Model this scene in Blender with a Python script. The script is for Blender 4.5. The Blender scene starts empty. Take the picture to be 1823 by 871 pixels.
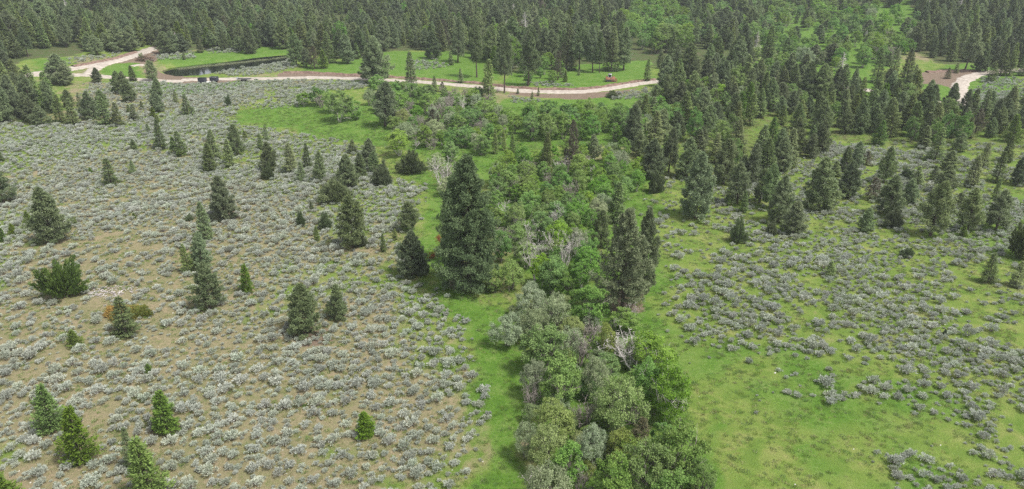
import bpy, math, random
import numpy as np
random.seed(7)
RNG = np.random.default_rng(7)
R = math.radians
SC = bpy.context.scene
COL = SC.collection

# ------------------------------------------------------------------ camera, sky, sun, exposure
CAM_H, PITCH, FPX = 50.0, 24.0, 1301.0
cam_d = bpy.data.cameras.new('camera')
cam = bpy.data.objects.new('camera', cam_d); COL.objects.link(cam)
cam.location = (0, 0, CAM_H); cam.rotation_euler = (R(90 - PITCH), 0, 0)
cam_d.sensor_width = 36; cam_d.lens = 36 * FPX / 1823.0
cam_d.clip_start = 1; cam_d.clip_end = 9000
SC.camera = cam

SUN_EL, SUN_AZ = 60.0, 115.0          # azimuth clockwise from +Y
w = bpy.data.worlds.new("World"); SC.world = w; w.use_nodes = True
nt = w.node_tree; nt.nodes.clear()
sky = nt.nodes.new('ShaderNodeTexSky'); sky.sky_type = 'NISHITA'; sky.sun_disc = False
sky.sun_elevation = R(SUN_EL); sky.sun_rotation = R(SUN_AZ)
sky.air_density = 1.0; sky.dust_density = 6.0; sky.ozone_density = 1.0; sky.altitude = 1500
hs = nt.nodes.new('ShaderNodeHueSaturation'); hs.inputs['Saturation'].default_value = 0.22
bg = nt.nodes.new('ShaderNodeBackground'); bg.inputs['Strength'].default_value = 0.09
wo = nt.nodes.new('ShaderNodeOutputWorld')
nt.links.new(sky.outputs[0], hs.inputs['Color']); nt.links.new(hs.outputs[0], bg.inputs['Color']); nt.links.new(bg.outputs[0], wo.inputs[0])
sl = bpy.data.lights.new('sun', 'SUN'); sl.energy = 2.0; sl.angle = R(10); sl.color = (1.0, 0.96, 0.9)
so = bpy.data.objects.new('sun', sl); COL.objects.link(so)
SC.view_settings.view_transform = 'Standard'; SC.view_settings.look = 'None'
SC.view_settings.gamma = 1; SC.view_settings.exposure = 1.5
SC.view_settings.use_curve_mapping = False
SC.cycles.use_denoising = False; SC.cycles.sample_clamp_direct = 5; SC.cycles.sample_clamp_indirect = 2; SC.cycles.denoising_prefilter = 'NONE'; SC.cycles.max_bounces = 6; SC.cycles.diffuse_bounces = 4; SC.cycles.transmission_bounces = 3
SC.cycles.transparent_max_bounces = 4; SC.cycles.caustics_reflective = False; SC.cycles.caustics_refractive = False
# the sun lamp shines from azimuth SUN_AZ: vector towards the sun
_sd = (math.sin(R(SUN_AZ)) * math.cos(R(SUN_EL)), math.cos(R(SUN_AZ)) * math.cos(R(SUN_EL)), math.sin(R(SUN_EL)))
from mathutils import Vector
so.rotation_euler = Vector(_sd).to_track_quat('Z', 'Y').to_euler()

# ------------------------------------------------------------------ helpers: noise, polygons, terrain
def vnoise(x, y, seed=0):
    """smooth value noise in [0,1]"""
    x = np.asarray(x, float); y = np.asarray(y, float)
    xi = np.floor(x).astype(np.int64); yi = np.floor(y).astype(np.int64)
    fx = x - xi; fy = y - yi
    fx = fx * fx * (3 - 2 * fx); fy = fy * fy * (3 - 2 * fy)
    def h(a, b):
        n = (a * 374761393 + b * 668265263 + seed * 1442695041) & 0xffffffff
        n = ((n ^ (n >> 13)) * 1274126177) & 0xffffffff
        n = (n ^ (n >> 16)) & 0xffffffff
        return n / 4294967295.0
    return (h(xi, yi) * (1 - fx) + h(xi + 1, yi) * fx) * (1 - fy) + (h(xi, yi + 1) * (1 - fx) + h(xi + 1, yi + 1) * fx) * fy

def fbm(x, y, seed=0, octaves=4):
    s = 0; a = 0.5; t = 0
    for o in range(octaves):
        s = s + a * vnoise(np.asarray(x) * 2 ** o, np.asarray(y) * 2 ** o, seed + o * 17); t += a; a *= 0.5
    return s / t

def sstep(a, b, x):
    t = np.clip((np.asarray(x, float) - a) / (b - a), 0, 1)
    return t * t * (3 - 2 * t)

def sdf(x, y, poly):
    """signed distance to a polygon, negative inside"""
    x = np.asarray(x, float); y = np.asarray(y, float)
    d = np.full(x.shape, 1e18); ins = np.zeros(x.shape, bool)
    n = len(poly)
    for i in range(n):
        ax, ay = poly[i]; bx, by = poly[(i + 1) % n]
        ex, ey = bx - ax, by - ay
        L = ex * ex + ey * ey + 1e-12
        t = np.clip(((x - ax) * ex + (y - ay) * ey) / L, 0, 1)
        d = np.minimum(d, (x - ax - t * ex) ** 2 + (y - ay - t * ey) ** 2)
        if ay != by:
            c = ((ay > y) != (by > y)) & (x < (bx - ax) * (y - ay) / (by - ay) + ax)
            ins ^= c
    d = np.sqrt(d)
    return np.where(ins, -d, d)

def base_T(x, y):
    x = np.asarray(x, float); y = np.asarray(y, float)
    z = 0.00011 * np.clip(y - 330, 0, 420) ** 2 + 0.09 * np.clip(y - 750, 0, None)
    z = z + 13 * sstep(95, 300, x) * sstep(220, 420, y)
    z = z + 7 * sstep(95, 240, -x) * sstep(150, 300, y)
    z = z + 0.9 * (np.sin(x * 0.045 + 1.3) * np.cos(y * 0.037)) * sstep(30, 90, y) * (1 - 0.9 * sstep(215, 240, y) * (1 - sstep(300, 340, y)))
    z = z + 0.22 * (fbm(x * 0.12, y * 0.12, 5, 2) - 0.5)
    return z

SIN, COS = math.sin(R(PITCH)), math.cos(R(PITCH))
def unproject(px, py, T=base_T):
    """photo pixels (1823 x 871) to ground points, arrays in, (n,2) out"""
    px = np.atleast_1d(np.asarray(px, float)); py = np.atleast_1d(np.asarray(py, float))
    rx = (px - 911.5) / FPX; ru = (435.5 - py) / FPX
    dx = rx; dy = COS + ru * SIN; dz = -SIN + ru * COS
    ts = np.geomspace(25, 1800, 700)[None, :]
    X = dx[:, None] * ts; Y = dy[:, None] * ts; Z = CAM_H + dz[:, None] * ts
    below = Z < T(X, Y)
    i = np.where(below.any(1), below.argmax(1), 699)
    i = np.clip(i, 1, 699)
    k = np.arange(len(i))
    f0 = Z[k, i - 1] - T(X[k, i - 1], Y[k, i - 1]); f1 = Z[k, i] - T(X[k, i], Y[k, i])
    a = np.clip(f0 / (f0 - f1 + 1e-9), 0, 1)
    t = ts[0, i - 1] * (1 - a) + ts[0, i] * a
    return np.stack([dx * t, dy * t], 1)

def project(x, y, z):
    rx = x; dy = y; dz = z - CAM_H
    f = dy * COS - dz * SIN; u = dy * SIN + dz * COS
    return 911.5 + FPX * rx / f, 435.5 - FPX * u / f, f

def wpoly(pts):
    """pixel polygon, its edges densified, laid on the ground"""
    P = []
    n = len(pts)
    for i in range(n):
        a = pts[i]; b = pts[(i + 1) % n]
        m = max(1, int(math.hypot(a[0] - b[0], a[1] - b[1]) / 60))
        for k in range(m): P.append((a[0] + (b[0] - a[0]) * k / m, a[1] + (b[1] - a[1]) * k / m))
    P = np.array(P)
    return [tuple(q) for q in unproject(P[:, 0], P[:, 1])]

POND = wpoly([(283, 121), (300, 115), (345, 111), (400, 107), (455, 101), (516, 96), (519, 104), (500, 110), (450, 118), (400, 125), (350, 133), (315, 134), (292, 129)])
ISLE = wpoly([(312, 117.5), (360, 113.2), (420, 108.8), (470, 104), (517, 99), (517, 101.2), (470, 106.5), (420, 112), (360, 117), (318, 120.5)])
POND_Z = float(base_T(*np.array(POND).mean(0))) - 0.55

def T(x, y):
    z = base_T(x, y)
    near = (np.abs(np.asarray(y) - 280) < 90) & (np.asarray(x) < 20) & (np.asarray(x) > -220)
    if np.any(near):
        xs = np.asarray(x, float); ys = np.asarray(y, float)
        d = np.where(near, 50.0, 50.0)
        dd = sdf(xs[near], ys[near], POND) if xs.ndim else sdf(xs, ys, POND)
        if xs.ndim: d[near] = dd
        else: d = dd
        k = 1 - sstep(-2.0, 1.6, d)
        z = z * (1 - k) + (POND_Z - 0.6) * k
        if xs.ndim:
            d2 = np.full(xs.shape, 50.0); d2[near] = sdf(xs[near], ys[near], ISLE)
        else: d2 = sdf(xs, ys, ISLE)
        k2 = 1 - sstep(-1.0, 0.8, d2)
        z = np.maximum(z, POND_Z - 0.6 + 0.62 * k2)
    return z

def T1(x, y): return float(T(np.array([x]), np.array([y]))[0])

# ------------------------------------------------------------------ ground cover (what grows where)
LUSH = [wpoly(p) for p in [
    [(700, 262), (742, 300), (790, 330), (775, 300), (800, 290), (800, 420), (850, 540), (930, 540), (960, 660), (945, 760), (955, 940), (815, 940), (845, 760), (838, 650), (822, 590), (795, 545), (758, 500), (758, 420), (757, 350), (735, 320)],
    [(430, 196), (540, 186), (600, 180), (690, 200), (700, 265), (650, 262), (560, 240), (480, 226), (425, 214)],
    [(520, 92), (600, 112), (700, 92), (860, 92), (900, 140), (840, 150), (720, 136), (640, 133), (540, 127)],
    [(880, 205), (905, 180), (1130, 168), (1180, 150), (1230, 170), (1140, 200), (1160, 260), (920, 262)],
    [(1140, 330), (1060, 420), (1060, 600), (1170, 640), (1250, 760), (1290, 900), (1180, 900), (1160, 560), (1180, 460), (1165, 380)],
    [(1360, 130), (1480, 125), (1600, 140), (1720, 110), (1820, 130), (1823, 200), (1720, 200), (1360, 175)],
    [(180, 118), (250, 112), (245, 140), (195, 146)], [(60, 108), (130, 100), (128, 128), (60, 128)],
    [(270, 104), (400, 86), (516, 80), (516, 96), (400, 106), (285, 116)],
    [(250, 150), (400, 142), (470, 145), (380, 165), (260, 162)],
    [(900, 130), (1150, 108), (1165, 140), (1050, 156), (900, 152)],
    [(770, 275), (930, 260), (950, 300), (900, 300), (860, 330), (790, 300)],
    [(880, 340), (905, 300), (1120, 280), (1150, 322), (1118, 370), (1062, 400), (1055, 540), (1010, 560), (940, 540), (880, 400)],
    [(655, 185), (690, 162), (830, 172), (905, 200), (905, 268), (860, 285), (760, 290), (700, 262)],
    [(930, 540), (1060, 540), (1090, 600), (1180, 680), (1180, 790), (1270, 880), (1250, 950), (930, 950), (945, 760), (955, 660)],
    [(1355, 60), (1400, 22), (1620, 0), (1640, 60), (1590, 122), (1440, 150), (1340, 150)],
]]
SOIL = [wpoly(p) for p in [
    [(495, 131), (520, 126), (560, 128), (640, 133), (645, 138), (495, 137)],
    [(905, 163), (1000, 168), (1100, 162), (1160, 152), (1100, 170), (1040, 177), (975, 175), (905, 169)],
    [(130, 119), (200, 106), (240, 94), (275, 80), (290, 88), (275, 112), (262, 118), (245, 112), (205, 112), (130, 124)],
    [(265, 118), (285, 128), (330, 138), (440, 139), (400, 148), (320, 150), (285, 142), (255, 128)],
    [(1640, 128), (1700, 126), (1745, 127), (1715, 145), (1700, 160), (1670, 150), (1630, 150)],
]]
TANP = [wpoly(p) for p in [
    [(0, 560), (100, 420), (180, 380), (330, 330), (430, 370), (420, 470), (330, 560), (260, 640), (120, 620), (0, 640)],
    [(0, 640), (300, 600), (560, 620), (700, 720), (640, 900), (0, 900)],
    [(250, 300), (420, 320), (560, 360), (520, 410), (430, 400)],
    [(140, 165), (210, 150), (240, 190), (150, 205)],
]]
DUFF = [wpoly(p) for p in [
    [(786, 490), (840, 500), (868, 516), (820, 524), (790, 508)],
    [(1080, 500), (1150, 495), (1150, 560), (1090, 560)],
    [(515, 585), (570, 580), (600, 610), (530, 620)],
    [(400, 372), (440, 376), (430, 396), (395, 392)],
]]
BAND = wpoly([(1300, 690), (1400, 665), (1560, 710), (1640, 760), (1700, 850), (1640, 880), (1540, 800), (1420, 760)])
RIGHT = wpoly([(1110, 300), (1823, 150), (1900, 150), (1900, 950), (940, 950), (960, 640), (1060, 500)])
FOREST_EDGE = wpoly([(-200, 150), (0, 122), (50, 103), (125, 102), (160, 92), (210, 92), (270, 80), (300, 100), (350, 88), (400, 92), (500, 84), (560, 96), (620, 110), (700, 90), (800, 92), (850, 104), (900, 134), (940, 150), (1000, 125),
                     (1130, 122), (1160, 120), (1240, 138), (1340, 130), (1360, 30), (1620, 20), (1620, 90), (1680, 112), (1760, 128), (1823, 134), (2100, 140), (2100, -110), (-200, -110)])
RMID = wpoly([(1150, 195), (1250, 165), (1400, 160), (1480, 160), (1560, 172), (1700, 195), (1760, 205), (1860, 190), (1900, 230), (1820, 262), (1700, 258), (1600, 262), (1500, 250), (1430, 290), (1380, 330), (1300, 322), (1200, 318), (1150, 300), (1120, 262)])
LMID = wpoly([(-60, 120), (0, 135), (35, 155), (62, 178), (110, 188), (118, 198), (60, 215), (-60, 235)])

def cover(x, y):
    n1 = (fbm(x * 0.10, y * 0.10, 11) - 0.5); n2 = (fbm(x * 0.35, y * 0.35, 23) - 0.5)
    def m(polys, soft, wob):
        v = np.zeros(np.shape(x))
        for p in polys:
            d = sdf(x, y, p) + n1 * wob + n2 * wob * 0.6
            v = np.maximum(v, 1 - sstep(-soft, soft, d))
        return v
    lush = m(LUSH, 4.0, 9); tan = m(TANP, 8, 22); soil = m(SOIL, 0.8, 1.6)
    duff = m(DUFF, 1.3, 3)
    right = m([RIGHT], 3, 4)
    forest = m([FOREST_EDGE, RMID, LMID], 4, 9)
    forest = forest * (1 - 0.55 * m([RMID], 4, 6))
    lush = np.maximum(lush, 0.6 * m([BAND], 9, 16))
    big = fbm(x * 0.045, y * 0.045, 41)
    lush = np.clip(lush + right * sstep(0.58, 0.72, fbm(x * 0.05, y * 0.05, 77)) * 0.5, 0, 1)
    dry = np.clip(tan * 0.85 + (1 - right) * sstep(0.42, 0.7, big) * 0.5 + (1 - right) * (0.10 + 0.14 * (1 - sstep(100, 170, y))), 0, 1) * (1 - lush)
    dry = dry + right * sstep(0.55, 0.75, fbm(x * 0.06, y * 0.06, 91)) * 0.2 * (1 - lush)
    return lush, np.clip(dry, 0, 1), np.clip(np.maximum(soil, duff * 0.75), 0, 1), forest

# ------------------------------------------------------------------ materials
def new_mat(name):
    m = bpy.data.materials.new(name); m.use_nodes = True
    return m, m.node_tree, m.node_tree.nodes['Principled BSDF']

def foliage_mat(name, c1, c2, hue=0.02, sat=0.15, val=0.30, transl=0.28, rough=0.75):
    m, t, b = new_mat(name)
    N = t.nodes.new; Lk = t.links.new
    at = N('ShaderNodeAttribute'); at.attribute_name = 'tint'
    mx = N('ShaderNodeMix'); mx.data_type = 'RGBA'
    mx.inputs['A'].default_value = (*c1, 1); mx.inputs['B'].default_value = (*c2, 1)
    Lk(at.outputs['Fac'], mx.inputs['Factor'])
    oi = N('ShaderNodeObjectInfo')
    def mr(src, lo, hi):
        r = N('ShaderNodeMapRange'); r.inputs['To Min'].default_value = lo; r.inputs['To Max'].default_value = hi
        Lk(src, r.inputs['Value']); return r.outputs[0]
    wn = N('ShaderNodeTexWhiteNoise'); wn.noise_dimensions = '1D'; Lk(oi.outputs['Random'], wn.inputs['W'])
    sp = N('ShaderNodeSeparateColor'); Lk(wn.outputs['Color'], sp.inputs[0])
    hsv = N('ShaderNodeHueSaturation')
    Lk(mr(sp.outputs[0], 0.5 - hue, 0.5 + hue), hsv.inputs['Hue'])
    Lk(mr(sp.outputs[1], 1 - sat, 1 + sat), hsv.inputs['Saturation'])
    Lk(mr(sp.outputs[2], 1 - val, 1 + val), hsv.inputs['Value'])
    Lk(mx.outputs['Result'], hsv.inputs['Color'])
    Lk(hsv.outputs[0], b.inputs['Base Color'])
    b.inputs['Roughness'].default_value = rough
    b.inputs['Specular IOR Level'].default_value = 0.25
    tr = N('ShaderNodeBsdfTranslucent'); Lk(hsv.outputs[0], tr.inputs['Color'])
    ms = N('ShaderNodeMixShader'); ms.inputs[0].default_value = transl
    Lk(b.outputs[0], ms.inputs[1]); Lk(tr.outputs[0], ms.inputs[2])
    Lk(ms.outputs[0], t.nodes['Material Output'].inputs['Surface'])
    return m

def rough_mat(name, c1, c2, scale=3.0, bump=0.3, rough=0.9, detail=6):
    m, t, b = new_mat(name)
    N = t.nodes.new; Lk = t.links.new
    tc = N('ShaderNodeTexCoord'); no = N('ShaderNodeTexNoise'); no.inputs['Scale'].default_value = scale; no.inputs['Detail'].default_value = detail
    Lk(tc.outputs['Object'], no.inputs['Vector'])
    cr = N('ShaderNodeValToRGB'); cr.color_ramp.elements[0].position = 0.35; cr.color_ramp.elements[1].position = 0.65
    cr.color_ramp.elements[0].color = (*c1, 1); cr.color_ramp.elements[1].color = (*c2, 1)
    Lk(no.outputs['Fac'], cr.inputs[0]); Lk(cr.outputs[0], b.inputs['Base Color'])
    bp = N('ShaderNodeBump'); bp.inputs['Strength'].default_value = bump; bp.inputs['Distance'].default_value = 0.1
    Lk(no.outputs['Fac'], bp.inputs['Height']); Lk(bp.outputs[0], b.inputs['Normal'])
    b.inputs['Roughness'].default_value = rough; b.inputs['Specular IOR Level'].default_value = 0.2
    return m

M = {}
M['fir'] = foliage_mat('fir needles', (0.122, 0.168, 0.071), (0.225, 0.287, 0.107))
M['pine'] = foliage_mat('pine needles', (0.137, 0.193, 0.093), (0.260, 0.312, 0.154), hue=0.015, sat=0.15, val=0.30)
M['young'] = foliage_mat('young fir needles', (0.104, 0.171, 0.035), (0.182, 0.274, 0.049), val=0.15)
M['juniper'] = foliage_mat('juniper scales', (0.093, 0.130, 0.060), (0.170, 0.211, 0.103))
M['orange'] = foliage_mat('rust tinted juniper sprays', (0.14, 0.20, 0.035), (0.36, 0.22, 0.06), val=0.1)
M['olivejuniper'] = foliage_mat('bright juniper sprays', (0.070, 0.108, 0.028), (0.135, 0.175, 0.048), val=0.1)
M['rust'] = foliage_mat('dead rust needles', (0.26, 0.09, 0.045), (0.33, 0.14, 0.07), val=0.1)
M['brownish'] = foliage_mat('thinning brown needles', (0.102, 0.096, 0.054), (0.156, 0.150, 0.096))
M['aspen'] = foliage_mat('aspen leaves', (0.147, 0.258, 0.051), (0.247, 0.392, 0.090), val=0.2, transl=0.35)
M['alder'] = foliage_mat('alder leaves', (0.127, 0.236, 0.058), (0.236, 0.355, 0.101), sat=0.1, val=0.14, transl=0.33)
M['darkpine'] = foliage_mat('dark pine needles', (0.078, 0.132, 0.059), (0.168, 0.235, 0.107), hue=0.01, sat=0.08, val=0.06)
M['willow'] = foliage_mat('willow leaves', (0.256, 0.322, 0.181), (0.420, 0.489, 0.287), val=0.16, transl=0.3)
M['olive'] = foliage_mat('olive willow leaves', (0.213, 0.287, 0.091), (0.354, 0.428, 0.164), val=0.12, transl=0.3)
M['sage'] = foliage_mat('sagebrush leaves', (0.294, 0.322, 0.253), (0.470, 0.501, 0.429), hue=0.02, sat=0.3, val=0.17, transl=0.15)
M['twig'] = rough_mat('grey twigs', (0.20, 0.17, 0.15), (0.33, 0.30, 0.27), 5)
M['bark'] = rough_mat('brown bark', (0.055, 0.042, 0.034), (0.12, 0.095, 0.075), 6)
M['palebark'] = rough_mat('aspen bark', (0.36, 0.35, 0.30), (0.55, 0.53, 0.47), 4)
M['bleached'] = rough_mat('bleached dead wood', (0.36, 0.33, 0.31), (0.58, 0.55, 0.52), 4)
M['greywood'] = rough_mat('weathered wood', (0.20, 0.17, 0.17), (0.46, 0.42, 0.42), 2)
M['log'] = rough_mat('cut logs', (0.13, 0.085, 0.06), (0.30, 0.21, 0.15), 4)
M['stone'] = rough_mat('pale stone', (0.45, 0.43, 0.40), (0.65, 0.62, 0.58), 5)
M['reed'] = foliage_mat('reeds', (0.20, 0.23, 0.12), (0.33, 0.35, 0.22))
M['forb'] = foliage_mat('forb leaves', (0.16, 0.23, 0.07), (0.26, 0.33, 0.13), val=0.2)

def ground_mat():
    m, t, b = new_mat('meadow ground')
    N = t.nodes.new; Lk = t.links.new
    tc = N('ShaderNodeTexCoord')
    at = N('ShaderNodeAttribute'); at.attribute_name = 'cover'
    sp = N('ShaderNodeSeparateColor'); Lk(at.outputs['Color'], sp.inputs[0])
    def noise(sc, det=5, rough=0.6, stretch=None, dist=0):
        n = N('ShaderNodeTexNoise'); n.inputs['Scale'].default_value = sc; n.inputs['Detail'].default_value = det
        n.inputs['Roughness'].default_value = rough; n.inputs['Distortion'].default_value = dist
        if stretch:
            mp = N('ShaderNodeMapping'); mp.inputs['Scale'].default_value = stretch
            Lk(tc.outputs['Object'], mp.inputs[0]); Lk(mp.outputs[0], n.inputs['Vector'])
        else: Lk(tc.outputs['Object'], n.inputs['Vector'])
        return n.outputs['Fac']
    def ramp(src, stops):
        r = N('ShaderNodeValToRGB'); e = r.color_ramp.elements
        while len(e) < len(stops): e.new(0.5)
        for k, (p, c) in enumerate(stops): e[k].position = p; e[k].color = (*c, 1)
        Lk(src, r.inputs[0]); return r.outputs[0]
    def mix(f, a, c):
        x = N('ShaderNodeMix'); x.data_type = 'RGBA'; Lk(f, x.inputs['Factor']); Lk(a, x.inputs['A']); Lk(c, x.inputs['B']); return x.outputs['Result']
    def math_(op, a, c=None, v=None, clamp=False):
        x = N('ShaderNodeMath'); x.operation = op; x.use_clamp = clamp
        Lk(a, x.inputs[0])
        if c is not None: Lk(c, x.inputs[1])
        if v is not None: x.inputs[1].default_value = v
        return x.outputs[0]
    fine = noise(2.2, 8, 0.7); mid = noise(0.35, 6, 0.65, dist=0.6); tiny = noise(9, 5, 0.7, (1.5, 0.7, 1)); coarse = noise(0.07, 4, 0.6)
    grass = ramp(mid, [(0.30, (0.075, 0.135, 0.022)), (0.48, (0.118, 0.175, 0.034)), (0.68, (0.185, 0.208, 0.062))])
    fm = math_('ADD', math_('MULTIPLY', fine, v=0.5), math_('MULTIPLY', mid, v=0.5)); lush = ramp(fm, [(0.34, (0.050, 0.112, 0.015)), (0.48, (0.078, 0.155, 0.021)), (0.64, (0.135, 0.192, 0.050))])
    fm2 = math_('ADD', math_('MULTIPLY', fine, v=0.55), math_('MULTIPLY', mid, v=0.45)); dry = ramp(fm2, [(0.32, (0.115, 0.140, 0.048)), (0.48, (0.178, 0.165, 0.088)), (0.66, (0.262, 0.205, 0.138))])
    soil = ramp(fine, [(0.30, (0.105, 0.078, 0.055)), (0.70, (0.210, 0.160, 0.120))])
    floor_ = ramp(mid, [(0.38, (0.055, 0.090, 0.024)), (0.68, (0.090, 0.080, 0.045))])
    def edge(ch, nz, k=0.9, lo=0.35, hi=0.65):
        a = math_('SUBTRACT', nz, v=0.5); a = math_('MULTIPLY', a, v=k); a = math_('ADD', a, ch)
        r = N('ShaderNodeMapRange'); r.interpolation_type = 'SMOOTHSTEP'; r.inputs['From Min'].default_value = lo; r.inputs['From Max'].default_value = hi
        Lk(a, r.inputs['Value']); return r.outputs[0]
    c = mix(edge(sp.outputs['Green'], mid, 1.6, 0.15, 0.75), grass, dry)
    c = mix(edge(at.outputs['Alpha'], mid, 0.8), c, floor_)
    c = mix(edge(sp.outputs['Red'], mid, 0.9), c, lush)
    c = mix(edge(sp.outputs['Blue'], fine, 0.7), c, soil)
    # fine relief-scale value speckle
    hv = N('ShaderNodeHueSaturation'); Lk(c, hv.inputs['Color'])
    r = N('ShaderNodeMapRange'); r.inputs['From Min'].default_value = 0.3; r.inputs['From Max'].default_value = 0.7
    r.inputs['To Min'].default_value = 0.60; r.inputs['To Max'].default_value = 1.38; Lk(tiny, r.inputs['Value']); Lk(r.outputs[0], hv.inputs['Value'])
    Lk(hv.outputs[0], b.inputs['Base Color'])
    b.inputs['Roughness'].default_value = 0.95; b.inputs['Specular IOR Level'].default_value = 0.1
    bp = N('ShaderNodeBump'); bp.inputs['Strength'].default_value = 0.7; bp.inputs['Distance'].default_value = 0.18
    hh = math_('ADD', fine, tiny); Lk(hh, bp.inputs['Height']); Lk(bp.outputs[0], b.inputs['Normal'])
    return m
M['ground'] = ground_mat()
M['gravel'] = rough_mat('pale gravel', (0.27, 0.235, 0.20), (0.42, 0.375, 0.325), 0.8, 0.15)
M['berm'] = rough_mat('turned soil', (0.10, 0.065, 0.05), (0.22, 0.15, 0.12), 1.2, 0.6)
def plain(name, c, rough=0.5, metal=0.0):
    m = rough_mat(name, tuple(v * 0.85 for v in c), c, 3.0, 0.05, rough); m.node_tree.nodes['Principled BSDF'].inputs['Metallic'].default_value = metal
    return m
M['orangepaint'] = plain('orange machine paint', (0.22, 0.10, 0.06), 0.75)
M['track'] = plain('track steel', (0.07, 0.07, 0.07), 0.6, 0.4)
M['glass'] = plain('dark glass', (0.03, 0.035, 0.04), 0.15)
M['black'] = plain('black paint', (0.02, 0.022, 0.03), 0.35)
M['white'] = plain('white paint', (0.78, 0.78, 0.76), 0.4)
M['rubber'] = plain('rubber', (0.03, 0.03, 0.03), 0.8)
M['greymetal'] = plain('grey metal', (0.3, 0.31, 0.32), 0.5, 0.3)
mw, tw, bw = new_mat('pond water'); bw.inputs['Base Color'].default_value = (0.008, 0.010, 0.008, 1); bw.inputs['Roughness'].default_value = 0.06
_n = tw.nodes.new('ShaderNodeTexNoise'); _n.inputs['Scale'].default_value = 1.5; _b = tw.nodes.new('ShaderNodeBump'); _b.inputs['Strength'].default_value = 0.08
tw.links.new(_n.outputs[0], _b.inputs['Height']); tw.links.new(_b.outputs[0], bw.inputs['Normal'])
M['water'] = mw

# ------------------------------------------------------------------ mesh helpers
def mesh_from(name, V, Q, mats, midx=None, tint=None, tris=None, smooth=False):
    me = bpy.data.meshes.new(name)
    V = np.asarray(V, np.float32).reshape(-1, 3)
    me.vertices.add(len(V)); me.vertices.foreach_set('co', V.ravel())
    Q = np.asarray(Q, np.int32).reshape(-1, 4)
    nq = len(Q); me.loops.add(nq * 4); me.loops.foreach_set('vertex_index', Q.ravel())
    me.polygons.add(nq)
    me.polygons.foreach_set('loop_start', np.arange(nq, dtype=np.int32) * 4)
    me.polygons.foreach_set('loop_total', np.full(nq, 4, np.int32))
    for m in mats: me.materials.append(m)
    if midx is not None: me.polygons.foreach_set('material_index', np.asarray(midx, np.int32))
    if smooth: me.polygons.foreach_set('use_smooth', np.ones(nq, bool))
    if tint is not None:
        a = me.attributes.new('tint', 'FLOAT', 'FACE'); a.data.foreach_set('value', np.asarray(tint, np.float32))
    me.update(calc_edges=True)
    return me

class Geo:
    """collects quads with a tint per face"""
    def __init__(s): s.V = []; s.Q = []; s.T = []; s.n = 0
    def add(s, V, Q, t=0.5):
        V = np.asarray(V, float).reshape(-1, 3); Q = np.asarray(Q, int).reshape(-1, 4)
        s.V.append(V); s.Q.append(Q + s.n); s.n += len(V)
        s.T.append(np.broadcast_to(np.asarray(t, float), (len(Q),)).copy())
        return s
    def cat(s):
        if not s.V: return np.zeros((0, 3)), np.zeros((0, 4), int), np.zeros(0)
        return np.concatenate(s.V), np.concatenate(s.Q), np.concatenate(s.T)
    def mesh(s, name, mat, smooth=False):
        V, Q, t = s.cat(); return mesh_from(name, V, Q, [mat], None, t, smooth=smooth)

def unit(v): return v / (np.linalg.norm(v, axis=-1, keepdims=True) + 1e-9)

def cards(g, P, D, Nn, L, W, tint):
    """leaf shaped (rhombus) blades at P pointing along D"""
    D = unit(D); S = unit(np.cross(D, Nn)); n = len(P)
    L = np.broadcast_to(np.asarray(L, float), (n,))[:, None]; W = np.broadcast_to(np.asarray(W, float), (n,))[:, None]
    a = P; b = P + D * L * 0.45 + S * W * 0.5; c = P + D * L; d = P + D * L * 0.45 - S * W * 0.5
    V = np.stack([a, b, c, d], 1).reshape(-1, 3)
    g.add(V, np.arange(4 * n).reshape(n, 4), tint)

def sticks(g, P0, P1, r0, r1, sides=3, tint=0.5):
    P0 = np.asarray(P0, float).reshape(-1, 3); P1 = np.asarray(P1, float).reshape(-1, 3); n = len(P0)
    r0 = np.broadcast_to(np.asarray(r0, float), (n,)); r1 = np.broadcast_to(np.asarray(r1, float), (n,))
    D = unit(P1 - P0); ref = np.where(np.abs(D[:, 2:3]) < 0.9, [[0, 0, 1.0]], [[1.0, 0, 0]])
    A = unit(np.cross(D, ref)); B = np.cross(D, A)
    ang = np.arange(sides) * 2 * math.pi / sides
    ring = A[:, None] * np.cos(ang)[None, :, None] + B[:, None] * np.sin(ang)[None, :, None]
    V = np.concatenate([P0[:, None] + ring * r0[:, None, None], P1[:, None] + ring * r1[:, None, None]], 1)
    k = np.arange(sides); q = np.stack([k, (k + 1) % sides, (k + 1) % sides + sides, k + sides], 1)
    Q = (np.arange(n) * 2 * sides)[:, None, None] + q[None]
    g.add(V.reshape(-1, 3), Q.reshape(-1, 4), tint)

def tube(g, pts, rad, sides=7):
    pts = np.asarray(pts, float); n = len(pts)
    D = np.gradient(pts, axis=0); D = unit(D)
    ref = np.where(np.abs(D[:, 2:3]) < 0.9, [[0, 0, 1.0]], [[1.0, 0, 0]])
    A = unit(np.cross(D, ref)); B = np.cross(D, A)
    ang = np.arange(sides) * 2 * math.pi / sides
    V = pts[:, None] + (A[:, None] * np.cos(ang)[None, :, None] + B[:, None] * np.sin(ang)[None, :, None]) * np.asarray(rad)[:, None, None]
    Q = []
    for i in range(n - 1):
        for k in range(sides):
            Q.append([i * sides + k, i * sides + (k + 1) % sides, (i + 1) * sides + (k + 1) % sides, (i + 1) * sides + k])
    g.add(V.reshape(-1, 3), Q)

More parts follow.
